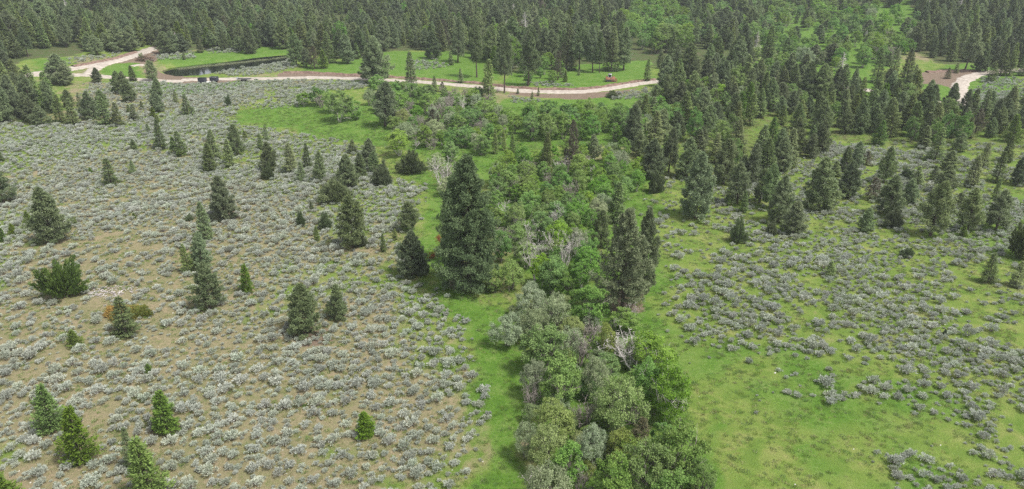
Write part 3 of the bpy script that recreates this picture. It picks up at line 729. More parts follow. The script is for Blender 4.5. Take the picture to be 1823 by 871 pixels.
# ------------------------------------------------------------------ the trees the photo shows singly:  kind x base_y height width | label [| group]
TREES = """
G 836 512 234 104 | tallest dark pine, standing over brown needle litter in the middle of the meadow edge
H 1107 556 180 84 | large grey green pine with bare lower trunk beside the bleached deadfall
P 1142 520 146 44 | grey green pine crowding the back of the large pine by the deadfall
Q 803 468 150 40 | dark slim pine tucked against the tallest meadow pine
P 735 490 78 50 | grey green pine at the sagebrush edge, opposite the tallest pine
J 751 488 38 28 | dark round juniper hugging the pine at the sagebrush edge
P 730 410 50 36 | compact dark pine with clumped needles on the edge of the green strip
P 628 440 90 50 | rounded pine with a small dark bush at its foot in the sagebrush
J 642 438 20 22 | small dark bush at the foot of the rounded pine
P 540 595 87 58 | bushy pine beside a bare tan patch, larger of the close pair
P 602 568 60 34 | small dark pine next to the larger bushy pine
P 374 550 80 50 | round topped pine with bare stem above the sagebrush slope
P 361 480 66 32 | slender pine leaning against a dark little fir on the tan slope
F 337 484 51 22 | dark little fir under the slender pine on the tan slope
Y 440 520 50 28 | small light green fir alone in dense sagebrush, east of the round topped pine
S 112 530 64 85 | wide many pointed bright green juniper beside the scattered bleached wood
O 226 560 17 90 | low spreading rust and yellow juniper behind the small dark fir
F 224 596 66 50 | dark fir standing in front of the rust coloured creeping juniper
Y 135 617 30 28 | tiny bright fir seedling in open sagebrush below the creeping juniper
Y 93 766 80 54 | bright green young fir, upper one of the pair at the lower slope
Y 145 820 94 64 | bright green young fir, lower one of the pair at the lower slope
Y 297 768 70 54 | broad double topped young fir with vivid green needles
Y 270 890 108 76 | largest vivid green young fir at the bottom of the slope
F 235 836 72 28 | thin grey green fir behind the largest vivid green fir
Y 8 900 62 60 | light green young fir cut off by the bottom corner
Y 265 662 14 16 | tiny green seedling fir in the middle of the lower sagebrush
Y 652 776 42 40 | light olive young fir alone in the lower sagebrush
P 93 430 96 60 | pale loose crowned pine with visible stem on the western slope
Y 54 403 26 20 | small green fir just behind the pale loose crowned pine
Y 23 418 20 14 | tiny green fir near the western edge
Y 6 430 24 16 | tiny green fir at the very edge below the dark pine
Y 135 402 15 10 | seedling fir just east of the pale loose crowned pine
P 8 362 66 42 | dark pine cut off by the western edge of view
F 2 287 22 16 | small dark fir far up at the western edge
F 198 329 47 31 | cone shaped dark fir alone in the upper sagebrush
F 237 309 24 12 | slim small fir east of the lone cone shaped fir
Y 162 308 10 8 | seedling fir just west of the lone cone shaped fir
F 240 270 23 15 | small dark fir south of the twin firs in the upper sagebrush
F 264 238 18 11 | tiny fir just behind the tall narrow fir of the upper slope
F 287 266 53 24 | tall narrow dark fir in the upper sagebrush beside a leaning pair
F 323 277 44 26 | darker fir of the leaning pair in the upper sagebrush
Y 312 276 32 18 | brighter fir of the leaning pair in the upper sagebrush
F 384 284 54 28 | dark fir at the back of the group of five in the upper sagebrush
F 374 305 50 28 | bright edged fir at the front of the group of five
F 410 297 50 22 | slim fir east of the front fir in the group of five
P 425 276 54 29 | dense dark pine on the meadow side of the group of five
F 437 248 16 11 | tiny fir beside the dense dark pine by the meadow
P 402 390 76 46 | oval dark pine above a bare reddish patch
F 367 428 68 30 | upright dark fir downhill of the oval pine
F 358 472 58 26 | dusky fir rising behind the slender pine on the tan slope
J 338 393 11 13 | tiny green bush west of the upright dark fir
Y 239 389 10 9 | seedling on the open tan ground
F 474 250 28 14 | little fir at the meadow edge, taller of two
F 464 266 28 15 | little fir at the meadow edge, shorter of two
P 479 304 50 29 | round grey green pine above an olive bush
J 478 319 26 20 | olive bush at the foot of the round grey green pine
F 519 306 52 28 | broad dark fir at the west end of the row of three
F 548 301 45 20 | narrow pointed dark fir in the row of three
F 537 323 36 19 | short dark fir in front of the row of three
P 569 323 53 22 | thin pale pine at the east end of the row of three
F 628 272 24 20 | dark ragged fir top at the head of the pine cluster
P 657 300 52 30 | grey pine at the back of the cluster by the green strip
P 620 334 58 37 | grey green pine at the front of the cluster by the green strip
F 641 317 46 26 | dark fir in the middle of the cluster by the green strip
F 604 326 28 10 | thin fir on the western side of the pine cluster
P 666 308 38 22 | short dark pine inside the cluster by the green strip
J 682 330 40 32 | grey green juniper on the eastern side of the pine cluster
J 598 358 38 50 | low wide olive juniper below the pine cluster
J 733 308 38 42 | round dark juniper alone on the bright green strip
J 537 402 25 16 | small dense juniper in the sagebrush, west of the olive pair
J 581 408 29 24 | olive juniper in the sagebrush near two seedlings
F 556 375 16 10 | seedling fir north of the olive junipers
Y 565 429 26 14 | bright seedling fir south of the olive junipers
F 704 427 20 11 | seedling fir just west of the compact dark pine
F 683 448 32 12 | thin seedling fir between the rounded pine and the green strip
F 973 313 78 27 | very dark narrow fir rising out of the green grove
X 1020 302 86 28 | thinning brown conifer next to the very dark narrow fir
P 1058 288 48 26 | pale grey pine emerging from the green grove
P 1137 264 34 32 | dark round pine at the back of the eastern grove
P 1160 318 70 42 | broad grey green pine on the grove's eastern edge
Q 1190 307 80 33 | tall pine with bare stem over brown litter
P 1221 317 72 38 | grey pine with visible stem, right of the tall bare stemmed pine
P 1287 328 80 46 | dense grey green pine above the brown littered slope
P 1337 327 70 34 | slender grey pine in the front rank of the eastern stand
P 1312 363 74 38 | see through pine with open branches, east of the big dense pine
P 1238 388 114 58 | big dense pine standing apart on the grass east of the grove
F 1262 362 40 18 | dark small fir hugging the big dense pine
F 1324 378 38 17 | dark little fir under the open branched pine
F 1294 366 26 12 | dark little fir west of the open branched pine
J 1312 431 40 28 | olive juniper alone on the grass south of the open branched pine
J 1168 342 36 30 | olive green juniper at the grove's eastern corner
F 1095 396 72 36 | grey green fir poking out of the bright green grove
P 1070 440 66 36 | dark pine between the bright grove and the large pine
P 1370 372 78 34 | tall dense pine on the western side of the eastern pine group
P 1386 396 82 42 | rounded dense pine at the front of the eastern pine group
P 1352 360 60 30 | dark pine half hidden behind the rounded dense pine
P 1457 373 92 56 | wide pine with several tops in the eastern pine group
P 1411 416 58 40 | short yellowish green pine with open crown in front of its group
J 1373 418 26 18 | small olive bush beside the short yellowish pine
P 1509 352 64 36 | round pine with dark stem on the eastern meadow
P 1503 312 50 22 | slim pine behind the round pine of the eastern meadow
F 1487 314 28 22 | squat dark fir beside the slim pine
P 1524 297 44 23 | small pine at the top of the eastern meadow
X 1542 294 24 18 | reddish small conifer beside the small pine of the eastern meadow
P 1573 327 66 28 | tall loose pine with bare stem on the eastern meadow
X 1551 355 38 26 | sparse reddish conifer between two pines
P 1578 384 72 46 | multi stemmed pine with a dark bush at its foot
J 1588 405 32 29 | dark round bush at the foot of the multi stemmed pine
P 1616 362 44 28 | small grey pine east of the multi stemmed pine
J 1612 319 20 20 | olive bush with a darker neighbour on the eastern meadow
F 1630 332 36 24 | dark pointed fir beside the olive bush
P 1539 412 42 28 | soft grey green young pine in front of the eastern meadow pines
F 1664 286 60 30 | dark shaggy cone shaped fir on open grass
F 1643 264 40 26 | dark fir at the edge of the stand behind the shaggy fir
P 1709 270 33 26 | small round pine in the opening of the eastern meadow
P 1689 302 33 27 | rounded grey pine north of the double pine
P 1680 345 50 36 | upper pine of the overlapping double pine
P 1656 420 96 54 | lower, larger pine of the overlapping double pine
F 1662 322 28 20 | dark narrow fir just behind the double pine
F 1688 364 22 14 | dark small fir touching the double pine
F 1729 332 54 30 | dark cone fir in the sagebrush of the far eastern slope
F 1774 324 54 26 | yellow tipped fir below the two dark firs
F 1771 354 36 15 | thin dark fir below the yellow tipped fir
F 1750 297 44 25 | grey dark fir behind the yellow tipped fir
F 1790 289 48 22 | dark leaning fir near the eastern edge
P 1811 330 50 26 | layered open pine at the eastern edge
P 1722 412 76 43 | airy pale pine with visible stem on the eastern slope
P 1705 370 26 20 | small airy pine behind the pale stemmed pine
P 1773 410 70 43 | dark stemmed pine, easternmost of the front row
Y 1712 425 24 16 | tiny bright fir in front of the airy pale pine
S 1812 457 60 52 | broad dark young fir cut by the eastern edge
F 1758 503 52 29 | dark dense fir alone in the eastern sagebrush
F 1806 509 44 28 | layered dark fir beside the dense one near the eastern edge
F 1478 492 28 18 | small brown green fir alone in the eastern sagebrush
J 1614 456 13 26 | low dark juniper in the eastern sagebrush
J 1680 599 12 9 | tiny dark bush in the lower eastern sagebrush
P 672 148 82 46 | big grey double topped pine beside the gravel road
P 662 146 66 38 | shorter grey pine leaning into the double topped one
P 686 224 78 44 | grey pine rising from the aspens south of the road
F 733 154 62 27 | symmetrical green fir just behind the road
P 772 104 49 28 | rounded pine alone on the roadside meadow
F 804 116 25 12 | small fir on the roadside meadow
Q 815 111 78 28 | tall bare stemmed pine at the edge of the forest meadow
Q 849 138 102 29 | very dark tall pine on the roadside meadow
F 870 180 76 32 | full dark fir in front of the road
Q 898 166 114 30 | tall open pine with bare lower stem at the roadside
F 775 163 28 14 | small dark fir on the near verge of the road
F 821 148 27 12 | thin small fir behind the road
X 788 164 18 12 | brown seedling conifer on the near verge
P 528 117 56 30 | dark rounded pine at the east end of the pond
P 546 120 34 22 | grey pine with bare stem at the east end of the pond
X 560 123 40 20 | sparse grey conifer at the east end of the pond
Y 576 122 32 20 | yellowish conifer at the east end of the pond
F 586 113 58 27 | tall fir behind the pond end trees
P 606 104 52 24 | pine in the row behind the pond end trees
P 619 113 52 28 | dark pine overhanging the meadow, last of the pond row
P 505 87 58 28 | pine above the north bank of the pond
P 467 82 46 26 | grey pine above the pond, west of its neighbour
P 447 95 50 27 | dark pine beside the pond's north bank
P 427 91 26 20 | small pine beside the pond's north bank
F 357 94 28 14 | little cone fir behind the slash pile meadow
F 328 106 14 9 | seedling fir on the meadow west of the pond
P 296 97 40 30 | dense pine behind the end of the branch road
P 323 92 32 27 | pale pine near the end of the branch road
P 309 94 38 28 | dark pine beside the end of the branch road
P 160 92 34 18 | dark small pine above the branch road, first in the row
P 174 98 36 22 | dark small pine above the branch road, second in the row
P 188 90 32 20 | grey pine above the branch road, third in the row
P 212 92 48 32 | large round pine above the branch road
P 236 91 44 30 | round pine nearest the slash pile
P 106 148 52 42 | loose pine standing between the two gravel tracks
P 118 152 40 26 | small pine in front of the loose pine by the tracks
P 174 147 26 18 | small round pine in front of the gravel link
P 212 163 36 24 | pine at the west of the clump below the tracks
P 222 168 40 24 | pine in the middle of the clump below the tracks
P 232 181 40 24 | front pine of the clump below the tracks
F 238 144 28 16 | pointed fir beside the gravel track
P 272 144 36 24 | loose pine between the track and the pond
P 280 176 36 22 | pale pine above its own twin in the western field
P 281 199 36 24 | pale pine, lower of the pale twins in the western field
Y 274 211 20 14 | small yellowish pine below the pale twins
F 281 222 18 12 | tiny fir lowest in the string of pale pines
F 314 184 22 13 | small dark fir in the field below the parked containers
F 335 205 38 23 | full dark fir in the field below the parked containers
J 407 188 18 12 | small dark juniper in the sage south of the trailer
F 240 214 28 18 | dark fir close to a tiny one in the western field
F 230 202 16 11 | tiny dark fir close to the dark fir
F 253 194 15 9 | seedling fir in the upper western field
F 109 218 50 24 | fir in the row along the western field, second from the stand
F 131 223 48 26 | fir in the row along the western field, third from the stand
P 161 213 50 28 | pine in the row along the western field
F 147 206 42 18 | narrow fir in the row along the western field
P 184 196 36 24 | pine at the back of the western row
F 188 224 52 30 | full fir near the end of the western row
F 211 224 42 24 | last fir of the western row
P 76 224 36 28 | pale green pine at the stand side of the western row
P 124 190 30 20 | grey pine behind the western row
P 60 218 44 26 | dark pine at the foot of the western stand
Q 940 153 94 34 | brownish tall fir beside the road
X 993 142 50 18 | thin brown conifer behind the road
Q 970 110 60 26 | pine behind the young aspens by the road
F 1008 125 86 34 | dense tall fir on the edge of the machine clearing
Q 1031 127 88 32 | tall grey pine on the edge of the machine clearing
Q 1055 128 84 24 | slim tall pine on the edge of the machine clearing
Q 1067 130 72 16 | thin bare stemmed pine behind the bulldozer
F 1088 127 80 30 | tall reddish brown fir behind the bulldozer
Q 1110 125 76 30 | tall round topped pine east of the bulldozer
F 1152 144 39 17 | small dark fir by the roadside, east of the bulldozer
P 1184 155 56 31 | rounded pine on the near side of the road
F 1194 102 46 18 | very dark narrow fir above the road
P 1200 135 56 20 | slim grey pine above the road
P 1226 140 64 42 | wide heavy pine above the road
F 1264 152 44 18 | dark slim fir at the road east of the wide heavy pine
P 1299 142 52 27 | rough pine beside the road
Q 1286 102 58 29 | tall pine in the mixed wood above the road
Q 1319 115 72 33 | tall full pine in the mixed wood above the road
F 1362 122 76 30 | dark fir in the mixed wood above the road
P 1208 200 54 34 | pine in the green scrub just below the road
F 1348 150 28 14 | small fir below the mixed wood
F 1006 146 20 10 | seedling fir beside the machine clearing, west
F 1030 134 10 7 | seedling fir beside the machine clearing
F 958 171 17 6 | seedling on the near verge, closest to the road
F 947 176 14 6 | seedling on the near verge, front one
F 922 167 10 6 | seedling on the near verge, westmost
F 1560 147 62 28 | dark fir at the west of the trio behind the bend
F 1585 150 64 28 | dark fir in the middle of the trio behind the bend
F 1611 154 68 28 | dark fir at the east of the trio behind the bend
F 1628 146 32 14 | small bright fir beside the trio behind the bend
F 1686 140 20 12 | small bright fir on the turned soil by the bend
F 1702 130 18 11 | seedling fir in front of the woods by the bend
F 1762 146 36 22 | spreading fir standing at the road bend
Q 1717 127 80 32 | tall pine above the road bend
P 1744 127 50 28 | round pine above the road bend
F 1780 135 58 22 | dark fir behind the road, near the eastern edge
F 1796 135 58 20 | second dark fir behind the road, near the eastern edge
F 1820 135 50 20 | dark fir at the eastern edge behind the road
F 1727 207 50 26 | dark fir in front of the road bend
P 1792 192 24 18 | small dark pine in the sage patch by the bend
F 1516 165 40 19 | dark pointed fir in front of the eastern road gap
F 1487 156 34 18 | dark fir west of the eastern road gap
F 1440 150 34 18 | pointed fir in front of the green hollow
F 1414 158 34 18 | second pointed fir in front of the green hollow
N 1497 132 40 26 | grey dead conifer in the green hollow
N 1540 80 26 14 | small grey dead conifer up in the green hollow
B 541 190 26 28 | light green young tree at the west end of the meadow thicket
A 566 188 36 32 | green tree in the meadow thicket
E 572 192 30 28 | grey twiggy bush in the meadow thicket
B 592 200 44 34 | bright green tree behind the dark trunked one
B 607 217 58 54 | spreading green tree with dark trunk on the meadow
B 634 212 42 34 | light green tree beside the dark trunked one
L 718 226 36 30 | round tan willow beside the grey pine
N 726 186 36 12 | dead brown conifer stem in the aspens
B 672 172 40 44 | green aspen at the foot of the double topped pine
B 712 205 44 44 | green aspen south of the road beside the grey pine
A 735 190 44 40 | dark green aspen south of the road
B 760 188 40 36 | green aspen in front of the small roadside fir
A 700 180 36 34 | green tree behind the grey pine
E 783 216 44 40 | grey leafless thicket at the middle of the valley
E 803 205 44 38 | pale leafless thicket behind the grey one
D 826 196 34 30 | leafless pale tree south of the dark fir
B 865 216 46 48 | bright green aspen in front of the full dark fir
B 842 190 36 30 | green aspen under the very dark tall pine
B 838 226 40 40 | green aspen beside the leafless thicket
A 693 215 30 28 | dark bush at the foot of the grey pine
B 710 278 48 50 | leaning aspen with white trunk at the head of the green strip
D 712 277 42 34 | bare white branches of the leaning aspen clump
D 736 268 34 26 | bare pale bush behind the round dark juniper
A 758 262 44 36 | green tree behind the round dark juniper
E 752 238 34 36 | grey bush north of the round dark juniper
D 790 338 68 40 | twisted bleached dead tree at the back of the tallest pine
E 796 330 52 44 | grey brown bush around the twisted dead tree
W 795 348 36 32 | low grey willow under the twisted dead tree
W 778 300 30 34 | grey green willow beside the twisted dead tree
W 886 326 42 32 | upright grey willow behind the tallest pine
A 830 262 40 40 | green tree at the end of the tan clearing
A 858 276 36 36 | dark green bush on the tan clearing
F 882 274 44 14 | narrow dark fir at the tan clearing
F 914 288 50 18 | dark fir west of the very dark narrow fir
F 898 268 36 12 | thin reddish fir at the tan clearing
D 955 500 92 44 | bare white branched aspen in the middle of the grove
D 1004 492 92 36 | tall white stemmed bare aspen in the grove
D 972 470 80 40 | bare pale aspen leaning toward the middle of the grove
D 1030 478 84 30 | slim bare aspen on the grove side of the large pine
D 935 440 66 34 | bare branched aspen behind the tan olive willow
D 985 415 60 30 | bare pale crown in the back half of the grove
D 920 350 40 20 | bare white snag in the back of the green grove
W 905 614 58 66 | round grey willow bulging onto the green strip
W 948 608 66 58 | grey willow behind the round one on the green strip
W 915 562 18 26 | small dark willow alone near the grove's western edge
L 910 516 58 52 | tan olive willow beside the tallest pine's litter
A 880 520 40 34 | dark green bush at the foot of the tallest pine
A 985 522 68 62 | grey green tree below the bare white aspens
W 946 560 62 56 | pale green willow at the grove's narrow waist
W 990 582 66 66 | grey green willow in the waist of the grove
A 1048 582 78 72 | rounded bright alder beside the large pine's trunk
L 1018 604 44 48 | yellowish bush in front of the rounded alder
E 1050 610 44 54 | dark twiggy bush below the rounded alder
D 1080 592 52 40 | bleached dead branches beside the large pine's trunk
D 1128 576 42 24 | bleached dead sapling in front of the large pine
A 1110 590 40 60 | green shrub in front of the large pine
A 968 660 84 84 | grey green alder on the west side of the lower grove
E 1030 652 70 50 | grey twiggy shrub in the middle of the lower grove
W 1012 640 62 58 | grey willow in the middle of the lower grove
L 1083 640 70 36 | upright olive shrub beside the silver deadfall
D 1128 660 74 70 | tangle of silver deadfall branches on the grove's east side
D 1112 640 60 56 | broken silver branches behind the deadfall tangle
B:3 1160 660 74 80 | see through light green tree beside the silver deadfall
W 950 705 74 56 | pinkish grey willow on the west edge of the lower grove
E 946 730 60 44 | grey twigs on the west edge of the lower grove
A 1000 725 96 84 | dark green alder on the west side of the lower grove
W 1062 708 74 60 | grey willow in the centre of the lower grove
A 1078 680 50 60 | green shrub south of the silver deadfall
E 1040 766 64 54 | dark twiggy hollow between the alder and the olive willow
L 1100 766 98 104 | largest olive willow dome in the lower grove
B:3 1186 748 108 86 | fine leaved light green tree, larger of the east side pair
B:1 1146 728 96 56 | fine leaved light green tree, narrower of the east side pair
D 1216 732 36 34 | fallen silver branch at the edge of the eastern grass
L 988 786 76 80 | olive willow dome above the bottom thicket
W 938 812 72 50 | mauve grey willow at the west edge of the bottom thicket
L 975 838 84 76 | yellow green willow in the bottom thicket
A 1010 868 84 72 | dark green alder in the bottom thicket
W 1052 838 84 66 | grey green willow in the middle of the bottom thicket
L 1100 838 80 66 | olive shrub in the middle of the bottom thicket
X 1140 800 56 40 | reddish tinted shrub like conifer at the grass gap
A 1180 810 60 50 | green shrub at the grass gap
W 975 905 84 92 | tan grey willow at the bottom edge
E 1030 880 70 50 | bare twigs at the bottom of the thicket
A 1085 900 96 90 | green alder at the bottom edge of the thicket
A 1140 890 110 90 | dark fine leaved alder near the bottom edge
A 1206 872 118 96 | largest dark fine leaved alder on the grass side
A 1190 915 80 84 | bright tipped alder cut by the bottom edge
A 1240 900 86 60 | dark alder sprawling onto the eastern grass
A 1122 848 70 66 | green alder behind the dark fine leaved alder
J 1090 174 12 22 | brown dead brush heap on the verge below the bulldozer
"""

LAND = []        # (px, py, short wording) of the singly listed plants, to word the others by
ORD = ['', 'second ', 'third ', 'fourth ', 'fifth ', 'sixth ', 'seventh ', 'eighth ']
USED = {}
def near_label(noun, x, y, fallback, group):
    px, py, f = project(x, y, T1(x, y)); d = [(math.hypot(px - a, (py - b) * 1.6), a, b, t) for a, b, t in LAND]; dd, a, b, t = min(d)
    dx, dy = px - a, py - b
    rel = ('left of' if dx < 0 else 'right of') if abs(dx) > 1.1 * abs(dy) else ('in front of' if dy > 0 else 'behind')
    k = (noun, rel, t); n = USED.get(k, 0); USED[k] = n + 1
    if n >= len(ORD) or dd > 180: return fallback
    return ' '.join((ORD[n] + noun + ' ' + rel + ' the ' + t).split()[:16])
STOP = 'the of a an and in on at by to with from its beside behind above below between into under near two is one or standing over its own, rising just small near as little out'.split()
def shorten(t, n=9):
    w_ = t.split(',')[0].split()[:n]
    while w_[-1] in STOP: w_.pop()
    return ' '.join(w_)
TAKEN = []       # (x, y, crown radius) of everything already standing
AUTO_GROUPS = {}
for ln in TREES.strip().splitlines():
    a, lab = ln.split('|')[:2]
    k, x, y, h, wd = a.split(); var = None
    if ':' in k: k, var = k.split(':'); var = int(var)
    gx, gy, H, Wd = size_at(float(x), float(y), float(h), float(wd))
    o_ = place(k, gx, gy, H, Wd * (1.07 if k in 'PF' else 1), lab.strip(), var=var)
    if k == 'O': o_.rotation_euler = (0, 0, 0); o_.scale = (o_.scale[0], o_.scale[1] * 0.5, o_.scale[2] * 0.7)
    TAKEN.append((gx, gy, Wd / 2)); LAND.append((float(x), float(y), shorten(lab.strip())))

def scatter(poly, spacing, seed, avoid=0.8, n_try=None, gap=None):
    """best-effort even scatter of points inside a ground polygon, keeping off what already stands there"""
    r = np.random.default_rng(seed); P = np.array(poly); x0, y0 = P.min(0); x1, y1 = P.max(0)
    n_try = n_try or int((x1 - x0) * (y1 - y0) / spacing ** 2 * 3)
    X = r.uniform(x0, x1, n_try); Y = r.uniform(y0, y1, n_try)
    k = sdf(X, Y, poly) < 0; X, Y = X[k], Y[k]
    if gap is not None:
        k = fbm(X * gap[0], Y * gap[0], seed, 3) > gap[1]; X, Y = X[k], Y[k]
    grid = {}; c = max(spacing, 4.0); out = []
    def put(x, y, rad): grid.setdefault((int(x // c), int(y // c)), []).append((x, y, rad))
    for (x, y, rad) in TAKEN: put(x, y, rad)
    for x, y in zip(X, Y):
        ok = True; gi, gj = int(x // c), int(y // c); sp = spacing * r.uniform(0.75, 1.3)
        for a in (-1, 0, 1):
            for b in (-1, 0, 1):
                for (qx, qy, rad) in grid.get((gi + a, gj + b), ()):
                    lim = sp if rad < 0 else max(rad * avoid, sp * 0.55)
                    if (qx - x) ** 2 + (qy - y) ** 2 < lim * lim: ok = False; break
                if not ok: break
            if not ok: break
        if ok: put(x, y, -1); out.append((x, y))
    return out

ROADP = np.concatenate(ROADS)
def off_road(x, y, d=4.5): return np.min((ROADP[:, 0] - x) ** 2 + (ROADP[:, 1] - y) ** 2) > d * d

def grow(poly, spacing, seed, mix, hr, wr, label, group, gap=None, avoid=0.8, cap=999):
    r = np.random.default_rng(seed + 1); ks = list(mix); pr = np.array([mix[k] for k in ks], float); pr /= pr.sum(); c = 0
    for (x, y) in scatter(poly, spacing, seed, avoid, gap=gap):
        if not off_road(x, y) or c >= cap: continue
        k = ks[int(r.choice(len(ks), p=pr))]; H = r.uniform(*hr) * r.uniform(0.85, 1.05)
        if k in 'FPQX': lb = label[0]
        else: lb = label[-1]
        nm = {'F': 'dark pointed fir', 'P': 'grey green pine', 'Q': 'tall pine', 'X': 'thinning brown conifer', 'Y': 'young bright fir', 'B': 'bright green aspen', 'A': 'deeper green alder', 'W': 'grey green willow', 'L': 'olive willow', 'E': 'leafless grey shrub', 'D': 'bare white branched tree', 'J': 'dark juniper', 'N': 'grey dead conifer'}[k]
        kk = {'Q': 'P'}.get(k, k)
        place(k, x, y, H * (1.15 if k == 'Q' else 1), H * r.uniform(*wr), near_label(('short ' if H < hr[0] + .33 * (hr[1] - hr[0]) else 'tall ' if H > hr[0] + .66 * (hr[1] - hr[0]) else '') + nm, x, y, nm + ' ' + lb, group), group + ': ' + nm)
        TAKEN.append((x, y, H * 0.18)); c += 1

grow(RMID, 4.3, 301, {'F': 4.5, 'P': 5, 'X': 0.4, 'Y': 1.2, 'A': 0.8}, (5, 10), (0.50, 0.64), ['in the dense stand filling the slope below the eastern road'], 'conifers of the stand below the eastern road', gap=(0.06, 0.34))
grow(LMID, 4.6, 302, {'F': 3, 'P': 6}, (7, 11.5), (0.48, 0.62), ['in the dark stand at the western edge, below the tracks'], 'conifers of the western edge stand')
ROWF = wpoly([(1205, 152), (1240, 147), (1330, 147), (1440, 162), (1560, 174), (1640, 186), (1690, 196), (1690, 208), (1600, 196), (1480, 180), (1380, 168), (1205, 168)])
grow(ROWF, 4.0, 330, {'F': 6, 'P': 5}, (7.5, 11.5), (0.48, 0.60), ['along the near side of the road, in front of the bend'], 'conifers screening the near side of the eastern road')
D1 = wpoly([(880, 340), (905, 305), (960, 295), (1040, 285), (1120, 285), (1150, 322), (1118, 370), (1062, 400), (1055, 470), (1052, 540), (1010, 540), (980, 520), (940, 505), (890, 470), (880, 400)])
grow(D1, 2.7, 303, {'B': 7, 'A': 2.6, 'E': 0.6, 'W': 1.6, 'D': 0.8}, (4.2, 6.5), (0.62, 0.85), ['crowding the green grove between the two large pines'], 'trees crowding the green grove', avoid=0.7)
D2 = wpoly([(915, 238), (930, 222), (1000, 214), (1115, 218), (1135, 240), (1115, 254), (1030, 252), (935, 252)])
grow(D2, 3.3, 304, {'A': 6, 'B': 2}, (5.5, 7.5), (0.62, 0.8), ['in the long even hedge of trees across the valley'], 'trees of the long even hedge')
D3 = wpoly([(655, 185), (690, 162), (760, 165), (830, 172), (880, 190), (905, 225), (905, 258), (860, 275), (800, 290), (760, 285), (700, 262), (680, 225)])
grow(D3, 3.5, 305, {'A': 4, 'B': 4, 'W': 3, 'E': 3, 'X': 0.5}, (3.5, 6.2), (0.7, 0.95), ['in the mixed thicket south of the road'], 'plants of the mixed thicket south of the road', gap=(0.09, 0.34))
D4 = wpoly([(1110, 235), (1130, 200), (1180, 180), (1240, 165), (1330, 158), (1420, 172), (1440, 190), (1380, 205), (1220, 218), (1130, 262)])
grow(D4, 3.6, 306, {'B': 4, 'A': 4, 'W': 1, 'F': 1.6, 'P': 1.6}, (4, 6.5), (0.7, 0.9), ['in the green scrub below the road east of the hedge', 'in the green scrub below the road east of the hedge'], 'plants of the scrub below the road', gap=(0.08, 0.32))
D5 = wpoly([(1355, 60), (1400, 22), (1470, 8), (1620, 0), (1640, 40), (1620, 95), (1590, 122), (1540, 128), (1500, 140), (1440, 150), (1380, 146), (1340, 150), (1345, 100)])
grow(D5, 6.2, 307, {'B': 6, 'A': 5, 'W': 0.8, 'E': 0.6, 'F': 1.5, 'P': 1.2}, (5, 9), (0.7, 0.95), ['in the green hollow in the forest', 'in the green hollow in the forest'], 'plants of the green hollow in the forest', gap=(0.035, 0.38))
D6 = wpoly([(1100, 60), (1110, 30), (1150, 20), (1200, 25), (1230, 60), (1215, 95), (1170, 98), (1130, 88)])
grow(D6, 7, 308, {'B': 8, 'A': 2}, (9, 13), (0.7, 0.9), ['glowing among the dark forest above the machine clearing'], 'aspens glowing in the forest above the machine clearing')
D7 = wpoly([(915, 152), (925, 130), (965, 118), (1000, 128), (1005, 142), (985, 150)])
grow(D7, 5, 309, {'B': 5, 'A': 4}, (4, 7), (0.7, 0.9), ['in the pale thicket just behind the road, west of the machine clearing'], 'young trees behind the road west of the machine clearing')
D8 = wpoly([(1235, 60), (1260, 35), (1330, 10), (1420, 0), (1440, 20), (1380, 50), (1330, 90), (1250, 100)])
grow(D8, 8, 310, {'B': 5, 'A': 2}, (7, 11), (0.6, 0.85), ['scattered in the mixed wood above the road'], 'aspens scattered in the mixed wood', gap=(0.05, 0.4))
GL = wpoly([(930, 550), (980, 540), (1060, 540), (1090, 600), (1150, 650), (1180, 720), (1150, 790), (1240, 840), (1250, 900), (930, 900), (945, 760), (955, 660), (900, 600)])
grow(GL, 2.3, 311, {'W': 4, 'A': 2.5, 'L': 2, 'E': 3, 'D': 1.6}, (2.0, 3.4), (0.8, 1.05), ['filling gaps in the lower grove'], 'small shrubs filling gaps in the lower grove', avoid=0.42, cap=80)
M6 = wpoly([(-20, 200), (120, 214), (230, 224), (260, 240), (60, 250), (-20, 230)])

